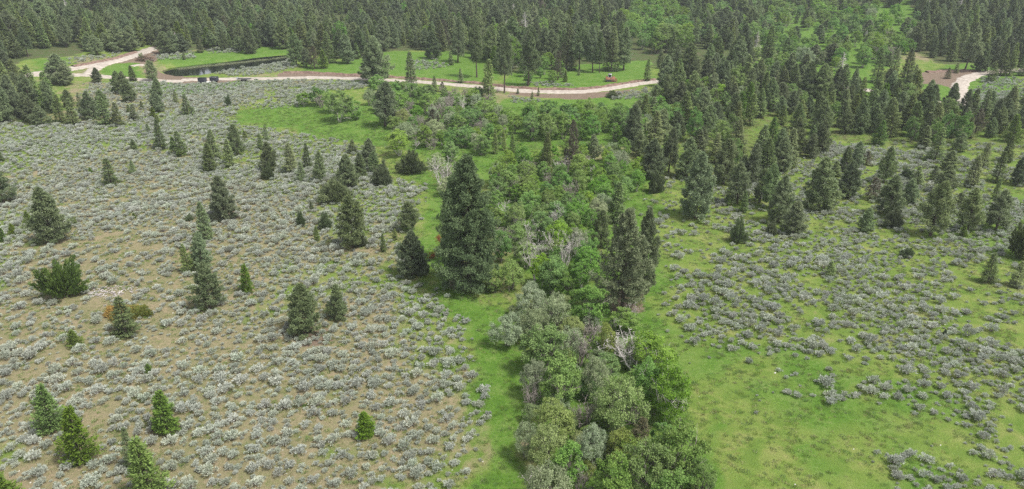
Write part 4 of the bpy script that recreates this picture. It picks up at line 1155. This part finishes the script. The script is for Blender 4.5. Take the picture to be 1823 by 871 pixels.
# ------------------------------------------------------------------ stuff that nobody could count: instanced on points
def instancer(name, label, pts, keys, rots, scls, vidx, sources, kind='stuff'):
    cl = bpy.data.collections.new(name + '_sources')
    for i, me in enumerate(sources):
        o = bpy.data.objects.new('%s_source_%03d' % (name, i), me); cl.objects.link(o)
    me = bpy.data.meshes.new(name); me.vertices.add(len(pts)); me.vertices.foreach_set('co', np.asarray(pts, np.float32).ravel())
    def attr(nm, ty, arr, key='value'):
        a = me.attributes.new(nm, ty, 'POINT'); a.data.foreach_set(key, arr)
    attr('rot', 'FLOAT_VECTOR', np.asarray(rots, np.float32).ravel(), 'vector')
    attr('scl', 'FLOAT_VECTOR', np.asarray(scls, np.float32).ravel(), 'vector')
    attr('vidx', 'INT', np.asarray(vidx, np.int32))
    o = link(name, me); tag(o, label, kind=kind)
    g = bpy.data.node_groups.new(name, 'GeometryNodeTree')
    g.interface.new_socket('Geometry', in_out='INPUT', socket_type='NodeSocketGeometry'); g.interface.new_socket('Geometry', in_out='OUTPUT', socket_type='NodeSocketGeometry')
    N = g.nodes.new; gi = N('NodeGroupInput'); go = N('NodeGroupOutput'); ip = N('GeometryNodeInstanceOnPoints'); ci = N('GeometryNodeCollectionInfo')
    ci.inputs['Collection'].default_value = cl; ci.inputs['Separate Children'].default_value = True; ci.inputs['Reset Children'].default_value = True
    ip.inputs['Pick Instance'].default_value = True
    g.links.new(gi.outputs[0], ip.inputs['Points']); g.links.new(ci.outputs[0], ip.inputs['Instance'])
    for nm, ty, sk in (('rot', 'FLOAT_VECTOR', 'Rotation'), ('scl', 'FLOAT_VECTOR', 'Scale'), ('vidx', 'INT', 'Instance Index')):
        na = N('GeometryNodeInputNamedAttribute'); na.data_type = ty; na.inputs[0].default_value = nm
        src = [s for s in na.outputs if s.enabled and s.name == 'Attribute'][0]
        g.links.new(src, ip.inputs[sk])
    g.links.new(ip.outputs[0], go.inputs[0])
    md = o.modifiers.new('scatter', 'NODES'); md.node_group = g
    return o

def joined(key, i, name):
    V, Q, ml, mi, t = KINDS[key]['v'][i][3]
    return mesh_from(name, V, Q, ml, mi, t)

# the far forest
def forest():
    r = np.random.default_rng(500)
    n = 60000; Y = np.sqrt(r.uniform(190 ** 2, 560 ** 2, n)); X = r.uniform(-1, 1, n) * (0.80 * Y + 30)
    d = sdf(X, Y, FOREST_EDGE); k = d < -0.5
    for p in (D6, D7): k &= sdf(X, Y, p) > 1
    d5 = sdf(X, Y, D5); k &= (d5 > 0) | ((r.uniform(0, 1, n) < 0.10))
    d8 = sdf(X, Y, D8); k &= (d8 > 0) | (r.uniform(0, 1, n) < 0.5)
    # a few small openings
    k &= (fbm(X * 0.03, Y * 0.03, 71, 3) > 0.36) | (d < -260)
    X, Y = X[k], Y[k]
    px, py, f = project(X, Y, T(X, Y)); 
    DN = fbm(X * 0.03, Y * 0.03, 19, 3); grid = {}; c = 6.5; keep = []
    for (x, y, rad) in TAKEN: grid.setdefault((int(x // c), int(y // c)), []).append((x, y))
    for i, (x, y) in enumerate(zip(X, Y)):
        sp = r.uniform(2.9, 4.6) * (0.85 + 0.5 * float(DN[i])); gi, gj = int(x // c), int(y // c); ok = True
        for a in (-1, 0, 1):
            for b in (-1, 0, 1):
                for q in grid.get((gi + a, gj + b), ()):
                    if (q[0] - x) ** 2 + (q[1] - y) ** 2 < sp * sp: ok = False; break
                if not ok: break
            if not ok: break
        if ok: grid.setdefault((gi, gj), []).append((x, y)); keep.append(i)
    X, Y = X[keep], Y[keep]
    k = np.array([off_road(x, y, 5.0) for x, y in zip(X, Y)]); X, Y = X[k], Y[k]; n = len(X)
    print('forest trees', n)
    src = []; hs_ = []; rs = []
    for key, i in (('F', 0), ('F', 1), ('F', 2), ('P', 0), ('P', 1), ('P', 3), ('Q', 0), ('Q', 1), ('A', 0), ('B', 1), ('X', 0), ('N', 0), ('Y', 0)):
        h0, r0 = KINDS[key]['v'][i][0], KINDS[key]['v'][i][1]; src.append(joined(key, i, 'forest_source')); hs_.append(h0); rs.append(r0)
    pr = np.array([3, 3, 3, 2.4, 2.4, 2.4, 1.6, 1.6, 0.25, 0.3, 0.3, 0.25, 1.2]); pr /= pr.sum()
    v = r.choice(len(src), n, p=pr)
    H = (5.0 + 7.0 * r.uniform(0, 1, n) ** 1.3) * (0.85 + 0.5 * fbm(X * 0.03, Y * 0.03, 3, 2)); H[(v == 6) | (v == 7)] *= 1.15
    W_ = H * r.uniform(0.42, 0.60, n)
    q_ = (v == 8) | (v == 9); W_[q_] = H[q_] * 0.65; H[v == 12] *= .75
    hs_ = np.array(hs_); rs = np.array(rs)
    sx = W_ / (2 * rs[v]); sz = H / hs_[v]
    pts = np.stack([X, Y, T(X, Y)], 1); rot = np.stack([r.normal(0, .025, n), r.normal(0, .025, n), r.uniform(0, 6.28, n)], 1)
    instancer('forest', 'dark conifer forest closing the far side of the valley', pts, None, rot, np.stack([sx, sx, sz], 1), v, src)
forest()

# ------------------------------------------------------------------ sagebrush
LF = wpoly([(-60, 195), (60, 225), (120, 222), (215, 215), (250, 200), (300, 150), (420, 148), (500, 142), (600, 145), (660, 150), (650, 160), (560, 165), (540, 188), (420, 196), (410, 214), (430, 222), (500, 236), (560, 246), (620, 258), (650, 275), (690, 310), (740, 335), (745, 390), (700, 430), (765, 500), (790, 545), (835, 575), (838, 640), (872, 690), (880, 740), (850, 800), (800, 930), (-60, 930)])
UL = wpoly([(150, 150), (250, 146), (330, 150), (320, 190), (230, 210), (140, 205)])
PB = wpoly([(372, 131), (400, 127), (455, 118), (515, 108), (518, 122), (495, 128), (450, 134), (400, 136)])
RF = wpoly([(1150, 330), (1200, 320), (1300, 300), (1480, 260), (1600, 262), (1823, 262), (1900, 250), (1900, 930), (1560, 930), (1620, 860), (1740, 800), (1700, 760), (1620, 720), (1500, 700), (1400, 680), (1330, 690), (1290, 640), (1240, 600), (1215, 560), (1200, 480), (1165, 440), (1165, 380)])
RU = wpoly([(1735, 160), (1750, 140), (1900, 145), (1900, 200), (1740, 205)])
PATCH = [(wpoly(p), dn) for p, dn in [([(905, 172), (935, 172), (960, 182), (905, 186)], .7), ([(1090, 166), (1160, 155), (1150, 172), (1090, 180)], .7), ([(940, 146), (1000, 148), (1030, 154), (950, 156)], .6), ([(730, 108), (780, 100), (800, 120), (740, 130)], .35),
                                      ([(270, 100), (340, 92), (345, 104), (280, 108)], .6), ([(110, 104), (210, 95), (200, 104), (120, 114)], .5), ([(360, 88), (440, 80), (440, 92), (370, 96)], .5), ([(720, 325), (760, 330), (750, 400), (715, 400)], .25), ([(1180, 640), (1330, 650), (1400, 720), (1280, 730)], .05), ([(800, 540), (850, 560), (880, 720), (850, 760)], .08)]]
TAKEN.append((*unproject([202], [520], T)[0], 4.0))
def sage_field():
    r = np.random.default_rng(900); s = 0.72
    gx = np.arange(-230, 215, s); gy = np.arange(52, 330, s)
    X, Y = np.meshgrid(gx, gy); X = X.ravel() + r.uniform(-.55, .55, X.size) * s; Y = Y.ravel() + r.uniform(-.55, .55, Y.size) * s
    k = np.abs(X) < 0.78 * Y + 20; X, Y = X[k], Y[k]
    n1 = 0.6 * fbm(X * 0.20, Y * 0.20, 31, 3) + 0.4 * fbm(X * 0.08, Y * 0.08, 33, 2); n2 = fbm(X * 0.05, Y * 0.05, 37, 3); wob = (fbm(X * .15, Y * .15, 51, 3) - .5) * 9
    dn = np.zeros(len(X))
    def reg(poly, val, soft=2.0, clump=1.0, thr=0.46):
        d = sdf(X, Y, poly) + wob * 0.6
        inside = 1 - sstep(-soft, soft, d)
        c = sstep(thr - 0.12, thr + 0.12, n1)
        return inside * val * (1 - clump + clump * c)
    far = sstep(90, 150, Y)
    dl = reg(LF, 1.0, 2.0, 0.75, 0.41) * (0.80 + 0.20 * far)
    bare = 1 - sstep(-3, 8, sdf(X, Y, wpoly([(100, 440), (200, 420), (290, 430), (310, 500), (250, 560), (180, 590), (60, 560), (110, 520)])))
    dl *= 1 - 0.6 * bare
    dr = reg(RF, 0.95, 4.5, 0.92, 0.48) * (0.7 + 0.3 * sstep(-20, 20, X - 0.3 * Y))
    dn = np.maximum(dl, dr)
    dn = np.maximum(dn, reg(UL, .9, 2, .5)); dn = np.maximum(dn, reg(PB, .95, 1, .3)); dn = np.maximum(dn, reg(RU, .8, 1, .8))
    dn *= 0.08 + 0.92 * sstep(-4.0, 3.0, sdf(X, Y, LUSH[0]) + wob * .5)
    for p, v in PATCH: dn = np.maximum(dn, reg(p, v, 1.2, .6))
    k = r.uniform(0, 1, len(X)) < dn
    k &= ~(sdf(X, Y, POND) < 1.5)
    X, Y = X[k], Y[k]
    k = np.ones(len(X), bool)
    for (x, y, rad) in TAKEN:
        k &= (X - x) ** 2 + (Y - y) ** 2 > (0.62 * min(rad, 3.2) + .15) ** 2
    for i in range(0, len(ROADP), 3): k &= (X - ROADP[i, 0]) ** 2 + (Y - ROADP[i, 1]) ** 2 > 3.6 ** 2
    X, Y = X[k], Y[k]; n = len(X)
    sc = np.clip(np.exp(r.normal(-0.02, 0.45, n)) * 0.86, .32, 2.0); grid = {}; ok = np.zeros(n, bool)
    for i in np.argsort(-sc + r.uniform(0, .8, n)):
        x, y, q = X[i], Y[i], sc[i] * 0.5; gi, gj = int(x // 2.2), int(y // 2.2); good = True
        for a in (-1, 0, 1):
            for b in (-1, 0, 1):
                for (u, v, w2) in grid.get((gi + a, gj + b), ()):
                    if (u - x) ** 2 + (v - y) ** 2 < (0.72 * (q + w2)) ** 2: good = False; break
                if not good: break
            if not good: break
        if good: ok[i] = True; grid.setdefault((gi, gj), []).append((x, y, q))
    X, Y, sc = X[ok], Y[ok], sc[ok]; n = len(X); Z = T(X, Y)
    sc *= 0.85 + 0.4 * (fbm(X * .1, Y * .1, 61, 2) - 0.3)
    sc = np.clip(sc, 0.36, 1.9)
    px, py, f = project(X, Y, Z)
    vis = (px > -10) & (px < 1833) & (py < 880)
    show = np.where(vis, sc / f, 0)
    order = np.argsort(-show); ind = order[:300]; rest = order[300:]
    print('sagebrush', n)
    for i in ind:
        left = px[i] < 930; tanny = left and px[i] < 620
        if tanny: lb, gp = 'silvery grey sagebrush on tan stony ground at the foot of the western slope', 'near sagebrush on tan ground'
        elif left: lb, gp = 'silvery grey sagebrush on greener ground beside the bright grass strip', 'near sagebrush beside the bright grass strip'
        else: lb, gp = 'silvery grey sagebrush on the yellow green grass east of the lower grove', 'near sagebrush east of the lower grove'
        lb = near_label('large sagebrush' if sc[i] > 1.35 else 'small sagebrush' if sc[i] < .9 else 'sagebrush', float(X[i]), float(Y[i]), lb, gp)
        o = place('s', float(X[i]), float(Y[i]), 0.6 * sc[i] * r.uniform(.85, 1.15), 1.1 * sc[i] * r.uniform(.9, 1.2), lb, gp, z=float(Z[i]))
    rot = np.stack([r.normal(0, .05, len(rest)), r.normal(0, .05, len(rest)), r.uniform(0, 6.28, len(rest))], 1)
    q = sc[rest]; scl = np.stack([q * r.uniform(.85, 1.25, len(rest)), q * r.uniform(.85, 1.25, len(rest)), q * r.uniform(.8, 1.15, len(rest))], 1)
    instancer('sagebrush_cover', 'grey sagebrush spread thickly over the valley slopes', np.stack([X, Y, Z], 1)[rest], None, rot, scl, r.integers(0, 8, len(rest)), [joined('s', i, 'sage_source') for i in range(8)])
sage_field()

# ------------------------------------------------------------------ low forbs and grass tufts, reeds, stones
def tuft(seed, mat, n=26, h=0.22, rad=0.22, wd=0.03):
    r = np.random.default_rng(seed); g = Geo(); a = r.uniform(0, 6.28, n); d = r.uniform(0, 1, n) ** .6 * rad
    P = np.stack([np.cos(a) * d, np.sin(a) * d, np.full(n, -0.02)], 1); D = np.stack([np.cos(a) * .4, np.sin(a) * .4, np.ones(n)], 1) + r.normal(0, .25, (n, 3)); D[:, 2] = np.abs(D[:, 2])
    cards(g, P, D, r.normal(0, 1, (n, 3)), r.uniform(.6, 1.2, n) * h, wd, r.uniform(0, 1, n)); return g.mesh('tuft', M[mat])
M['lushblade'] = foliage_mat('lush grass blades', (0.11, 0.20, 0.035), (0.21, 0.31, 0.08), val=0.2)
M['dryblade'] = foliage_mat('dry grass blades', (0.27, 0.28, 0.11), (0.42, 0.39, 0.21), val=0.2)
def tufts():
    r = np.random.default_rng(1200); n = 110000
    Y = np.sqrt(r.uniform(54 ** 2, 210 ** 2, n)); X = r.uniform(-1, 1, n) * (0.74 * Y + 5)
    cl = fbm(X * .5, Y * .5, 88, 3); k = cl > 0.43; X, Y = X[k], Y[k]; n = len(X)
    l, d, s_, f = cover(X, Y); Z = T(X, Y)
    v = np.where(r.uniform(0, 1, n) < np.clip(l * .8 + .15, 0, 1), r.integers(0, 2, n), np.where(r.uniform(0, 1, n) < .55, 2 + r.integers(0, 2, n), 4 + r.integers(0, 2, n)))
    q = r.uniform(.5, 1.25, n); src = [tuft(1, 'lushblade'), tuft(2, 'lushblade', 34, .3, .28), tuft(3, 'dryblade'), tuft(4, 'dryblade', 20, .26, .2), tuft(5, 'forb', 26, .16, .22, .06), tuft(6, 'forb', 34, .2, .3, .06)]
    instancer('grass', 'tufts of grass and low forbs over the open ground', np.stack([X, Y, Z], 1), None, np.stack([0 * X, 0 * X, r.uniform(0, 6.28, n)], 1), np.stack([q, q, q], 1), v, src)
tufts()
def reeds():
    r = np.random.default_rng(1300); P = np.array(ISLE); n = 9000
    X = r.uniform(P[:, 0].min(), P[:, 0].max(), n); Y = r.uniform(P[:, 1].min(), P[:, 1].max(), n); k = sdf(X, Y, ISLE) < -0.2; X, Y = X[k], Y[k]
    k = fbm(X * .3, Y * .3, 5, 2) > .33; X, Y = X[k], Y[k]
    n = len(X); q = r.uniform(.35, .75, n)
    instancer('reeds', 'pale reeds and sedge growing down the middle of the pond', np.stack([X, Y, np.maximum(T(X, Y), POND_Z)], 1), None, np.stack([0 * X, 0 * X, r.uniform(0, 6.28, n)], 1), np.stack([q, q, q], 1), np.zeros(n, int), [tuft(9, 'reed', 40, .5, .35, .05)])
reeds()
def stone(seed):
    r = np.random.default_rng(seed); g = Geo(); box(g, (0, 0, 0.25), (1, 0.8, 0.5), taper=0.7)
    V = g.V[0]; g.V[0] = V + r.normal(0, .07, V.shape); return g.mesh('stone', M['stone'])
def stones():
    r = np.random.default_rng(1400); n = 150
    u = unproject(r.uniform(0, 900, n), r.uniform(400, 880, n), T); u2 = unproject(r.uniform(1200, 1800, 40), r.uniform(560, 870, 40), T); u = np.vstack([u, u2]); n = len(u)
    l, d, s_, f = cover(u[:, 0], u[:, 1]); k = l < .4; u = u[k]; n = len(u); q = np.exp(r.normal(-2.55, .35, n))
    instancer('stones', 'small pale stones strewn between the sagebrush', np.stack([u[:, 0], u[:, 1], T(u[:, 0], u[:, 1]) - .01], 1), None, np.stack([0 * q, 0 * q, r.uniform(0, 6.28, n)], 1), np.stack([q * 1.4, q, q], 1), r.integers(0, 3, n), [stone(i) for i in range(3)])
stones()

# ------------------------------------------------------------------ the bleached wood scatter, slash pile, log heap, dead branch
def ground_at(px, py):
    x, y = unproject([px], [py], T)[0]; return float(x), float(y), T1(x, y)
def wood_scatter():
    r = np.random.default_rng(5)
    root = bpy.data.objects.new('wood_pile', None); COL.objects.link(root); x, y, z = ground_at(202, 520); root.location = (x, y, z)
    tag(root, 'flat scatter of bleached grey wood pieces between the juniper and the creeping one', 'wood pile')
    gs = []
    for k in range(5):
        g = Geo(); L = [1.1, 0.8, 0.55, .7, .9][k]; r2 = np.random.default_rng(k)
        pts = np.stack([np.linspace(-L / 2, L / 2, 4), r2.normal(0, .03, 4), r2.normal(0, .02, 4)], 1); tube(g, pts, [.05, .07, .06, .04], 5); gs.append(g.mesh('log', M['greywood'] if k % 2 else M['bleached']))
    for i in range(150):
        a = r.uniform(0, 6.28); d = r.uniform(0, 1) ** .5; px = math.cos(a) * d * 3.3; py = math.sin(a) * d * 2.0 + 0.12 * px
        o = link('log', gs[i % 5], root, (px, py, T1(x + px, y + py) - z + r.uniform(0.04, .16))); o.rotation_euler = (0, r.normal(0, .12), r.uniform(0, 3.14)); s = r.uniform(.4, .85); o.scale = (s, s, s)
wood_scatter()
def slash(px, py, wpx, hgt, label, n, brush=True, seed=3):
    r = np.random.default_rng(seed); x, y, z = ground_at(px, py); f = project(x, y, z)[2]; hw = wpx * f / FPX / 2
    root = bpy.data.objects.new('slash_pile', None); COL.objects.link(root); root.location = (x, y, z); tag(root, label, 'log pile')
    gs = []
    for k in range(5):
        g = Geo(); L = [5, 4, 3, 3.6, 2.4][k]; r2 = np.random.default_rng(k + 20)
        pts = np.stack([np.linspace(-L / 2, L / 2, 5), r2.normal(0, .08, 5), r2.normal(0, .05, 5)], 1); tube(g, pts, np.linspace(.2, .09, 5), 6); gs.append(g.mesh('log', M['log'] if k % 2 else M['bleached' if k == 4 else 'bark']))
    for i in range(n):
        a = r.uniform(0, 6.28); d = r.uniform(0, 1) ** .6; qx = math.cos(a) * d * hw; qy = math.sin(a) * d * hw * .55
        h = hgt * (1 - d * d) * r.uniform(.35, 1) + .15
        o = link('log', gs[int(r.integers(0, 5))], root, (qx, qy, T1(x + qx, y + qy) - z + h)); o.rotation_euler = (0, r.normal(0, .25), r.normal(0.4, .7)); s = r.uniform(.5, 1) * min(1, hw / 5); o.scale = (s, s, s)
    if brush:
        b = low_juniper(seed + 40, hgt * 1.1, hw * .45, 'juniper', False, 40); 
        g = b['crown'][0]; o = link('brush', g.mesh('brush', M['pine']), root, (-hw * .45, hw * .15, .2))
        tw = Geo(); m = 260; a = r.uniform(0, 6.28, m); d = r.uniform(0, 1, m) ** .5; C = np.stack([np.cos(a) * d * hw, np.sin(a) * d * hw * .55, hgt * (1 - d * d) * .9 + .2], 1); D = unit(r.normal(0, 1, (m, 3)) + [0, 0, .4])
        sticks(tw, C, C + D * r.uniform(.5, 1.4, m)[:, None], .035, .012); t2 = link('branches', tw.mesh('branches', M['log']), root); t2['kind'] = 'stuff'
slash(260, 109, 32, 2.2, 'large heap of cut logs, brush and roots beside the branch road', 70)
slash(1668, 153, 16, .9, 'low heap of brown logs at the clearing left of the road bend', 22, False, 8)
slash(1084, 172, 16, .9, 'small heap of brown dead wood on the verge below the bulldozer', 16, False, 11)

def dead_bough():
    x, y, z = ground_at(776, 458); g = Geo(); tk = Geo(); r = np.random.default_rng(4)
    root = bpy.data.objects.new('dead_bough', None); COL.objects.link(root); root.location = (x, y, z)
    tag(root, 'rust red dead pine bough lying against the western side of the tallest pine', 'branch')
    P = np.array([[1.6, .6, 2.2], [.8, .3, 1.5], [0, 0, .7], [-.7, -.3, .25]]); sticks(tk, P[:-1], P[1:], [.08, .06, .04], [.06, .04, .02], 5)
    P2 = np.array([[1.0, .5, 1.7], [.6, .8, 2.5], [.5, .9, 3.1]]); sticks(tk, P2[:-1], P2[1:], [.05, .03], [.03, .015], 5)
    C = np.concatenate([P[0] + (P[3] - P[0]) * t + r.normal(0, .28, (40, 3)) for t in np.linspace(.35, 1, 8)] + [P2[1] + (P2[2] - P2[1]) * t + r.normal(0, .25, (40, 3)) for t in np.linspace(0, 1, 4)])
    cards(g, C, r.normal(0, 1, C.shape) + [-.3, 0, -.2], r.normal(0, 1, C.shape), .3, .1, r.uniform(0, 1, len(C)))
    link('branch', tk.mesh('branch', M['bark']), root); link('needles', g.mesh('needles', M['rust']), root)
dead_bough()

# ------------------------------------------------------------------ bulldozer, containers, trailer
def bulldozer():
    x, y, z = ground_at(1086, 145); root = bpy.data.objects.new('bulldozer', None); COL.objects.link(root); root.location = (x, y, z); root.rotation_euler = (0, 0, R(-4))
    tag(root, 'orange tracked bulldozer with grey cab parked in the grassy clearing', 'bulldozer')
    def part(name, mat, fn, parent=root):
        g = Geo(); fn(g); return link(name, g.mesh(name, M[mat]), parent)
    part('body', 'orangepaint', lambda g: (box(g, (1.15, 0, 1.45), (1.9, 1.25, 1.0), taper=.9), box(g, (-.9, 0, 1.35), (1.9, 1.9, .8), taper=.85), box(g, (0, 0, 1.0), (3.6, 1.5, .35)), box(g, (-1.5, 0, 1.85), (.8, 1.4, .35))))
    for s in (-1, 1):
        def tr(g, s=s):
            a = np.linspace(0, 2 * math.pi, 25)[:-1]; X = np.where(np.cos(a) > 0, 1.45, -1.45) + np.cos(a) * .45; Z = .47 + np.sin(a) * .46
            for k in range(24):
                k2 = (k + 1) % 24; g.add([(X[k], s * 1.0 - .26, Z[k]), (X[k2], s * 1.0 - .26, Z[k2]), (X[k2], s * 1.0 + .26, Z[k2]), (X[k], s * 1.0 + .26, Z[k])], [[0, 1, 2, 3]])
                for sd in (-.26, .26): g.add([(0, s * 1.0 + sd, .47), (X[k], s * 1.0 + sd, Z[k]), (X[k2], s * 1.0 + sd, Z[k2]), (0, s * 1.0 + sd, .47)], [[0, 1, 2, 3]])
        t_ = part('track', 'track', tr)
        for k in range(5): part('wheel', 'greymetal', lambda g, k=k, s=s: tube(g, [(-1.3 + k * .65, s * 1.28, .35), (-1.3 + k * .65, s * 1.33, .35)], [.24, .22], 10), t_)
    cab = part('cab', 'greymetal', lambda g: [box(g, (a, b, 2.35), (.12, .12, 1.3)) for a in (-.75, .35) for b in (-.6, .6)])
    part('roof', 'greymetal', lambda g: box(g, (-.2, 0, 3.05), (1.5, 1.6, .16)), cab)
    part('window', 'glass', lambda g: box(g, (-.2, 0, 2.3), (1.0, 1.12, 1.15)), cab)
    part('blade', 'orangepaint', lambda g: (box(g, (2.55, 0, .62), (.16, 3.1, 1.15), ry=.12), box(g, (2.47, 0, .1), (.2, 3.12, .14))))
    for s in (-1, 1): part('push_arm', 'orangepaint', lambda g, s=s: box(g, (1.5, s * 1.42, .5), (2.2, .14, .2)))
    part('ripper', 'track', lambda g: (box(g, (-2.25, 0, .95), (.4, 1.2, .25)), box(g, (-2.4, 0, .55), (.12, .15, .8))))
    part('exhaust', 'track', lambda g: tube(g, [(1.0, .3, 1.9), (1.0, .3, 2.6)], [.07, .07], 8))
    root.scale = (0.82, 0.82, 0.8)
bulldozer()
def container(px, py, label, rz, sx=1.0):
    x, y, z = ground_at(px, py); root = bpy.data.objects.new('dump_trailer', None); COL.objects.link(root); root.location = (x, y, z); root.rotation_euler = (0, 0, R(rz)); tag(root, label, 'trailer')
    def part(name, mat, fn, parent=root):
        g = Geo(); fn(g); return link(name, g.mesh(name, M[mat]), parent)
    part('side_panel', 'black', lambda g: box(g, (0, -.82, 1.1), (2.4, .07, 1.25))); part('side_panel', 'black', lambda g: box(g, (0, .82, 1.1), (2.4, .07, 1.25)))
    part('end_panel', 'black', lambda g: box(g, (-1.2, 0, 1.1), (.07, 1.56, 1.25))); part('end_panel', 'black', lambda g: box(g, (1.2, 0, 1.1), (.07, 1.56, 1.25)))
    part('floor', 'black', lambda g: box(g, (0, 0, .52), (2.3, 1.5, .08)))
    for k in range(5): part('rib', 'black', lambda g, k=k: box(g, (-1.0 + k * .5, -.88, 1.1), (.07, .06, 1.2)))
    part('rim', 'greymetal' if sx > 1 else 'black', lambda g: box(g, (0, -.84, 1.76), (2.45, .12, .08)))
    for a in (-.45, .45):
        for s in (-1, 1): part('wheel', 'rubber', lambda g, a=a, s=s: tube(g, [(a, s * .66, .34), (a, s * .66, .34 + .001), (a, s * .80, .34)], [.05, .34, .33], 14))
    part('tow_bar', 'black', lambda g: box(g, (1.85, 0, .48), (1.3, .1, .1)))
container(361, 148, 'black boxy trailer parked on the road edge, lower left one of two', 3)
container(382, 146, 'black boxy trailer parked on the road edge, upper right one of two', -4, 1.1)
def tank():
    x, y, z = ground_at(372, 149); root = bpy.data.objects.new('water_tank', None); COL.objects.link(root); root.location = (x, y, z); tag(root, 'small white box standing between the two black trailers', 'tank')
    g = Geo(); box(g, (0, 0, .42), (1.2, .9, .62)); link('body', g.mesh('body', M['white']), root)
    g = Geo(); box(g, (0, 0, .05), (1.25, .95, .1)); link('skid', g.mesh('skid', M['greymetal']), root)
    g = Geo(); tube(g, [(0, 0, .7), (0, 0, .8)], [.16, .14], 10); link('lid', g.mesh('lid', M['white']), root)
tank()
def flat_trailer():
    x, y, z = ground_at(435, 144.5); root = bpy.data.objects.new('flatbed_trailer', None); COL.objects.link(root); root.location = (x, y, z); root.rotation_euler = (0, 0, R(1)); tag(root, 'low dark flatbed trailer standing on the near edge of the gravel road', 'trailer')
    def part(name, mat, fn):
        g = Geo(); fn(g); return link(name, g.mesh(name, M[mat]), root)
    part('deck', 'track', lambda g: box(g, (0, 0, .75), (4.4, 2.0, .16)))
    part('tow_bar', 'track', lambda g: box(g, (2.75, 0, .7), (1.4, .12, .12)))
    for a in (-.5, .4):
        for s in (-1, 1): part('wheel', 'rubber', lambda g, a=a, s=s: tube(g, [(a, s * .84, .34), (a, s * .84, .341), (a, s * 1.02, .34)], [.05, .34, .33], 14))
    part('ramp', 'greymetal', lambda g: box(g, (-2.25, 0, 1.0), (.1, 1.8, .6)))
flat_trailer()
print('placed', COUNT, sum(COUNT.values()))

# ------------------------------------------------------------------ the air
g = Geo(); g.add([(-1700, -110, -6), (1700, -110, -6), (1700, 1760, -6), (-1700, 1760, -6), (-1700, -110, 190), (1700, -110, 190), (1700, 1760, 190), (-1700, 1760, 190)],
                 [[0, 3, 2, 1], [4, 5, 6, 7], [0, 1, 5, 4], [1, 2, 6, 5], [2, 3, 7, 6], [3, 0, 4, 7]])
mh = bpy.data.materials.new('air'); mh.use_nodes = True; th = mh.node_tree; th.nodes.clear()
vo = th.nodes.new('ShaderNodeVolumePrincipled'); vo.inputs['Color'].default_value = (0.86, 0.92, 1.0, 1); vo.inputs['Density'].default_value = 0.00017; vo.inputs['Anisotropy'].default_value = 0.1
oo = th.nodes.new('ShaderNodeOutputMaterial'); th.links.new(vo.outputs[0], oo.inputs['Volume'])
tag(link('haze', g.mesh('haze', mh)), 'thin summer haze over the valley', kind='stuff')
SC.cycles.volume_bounces = 0
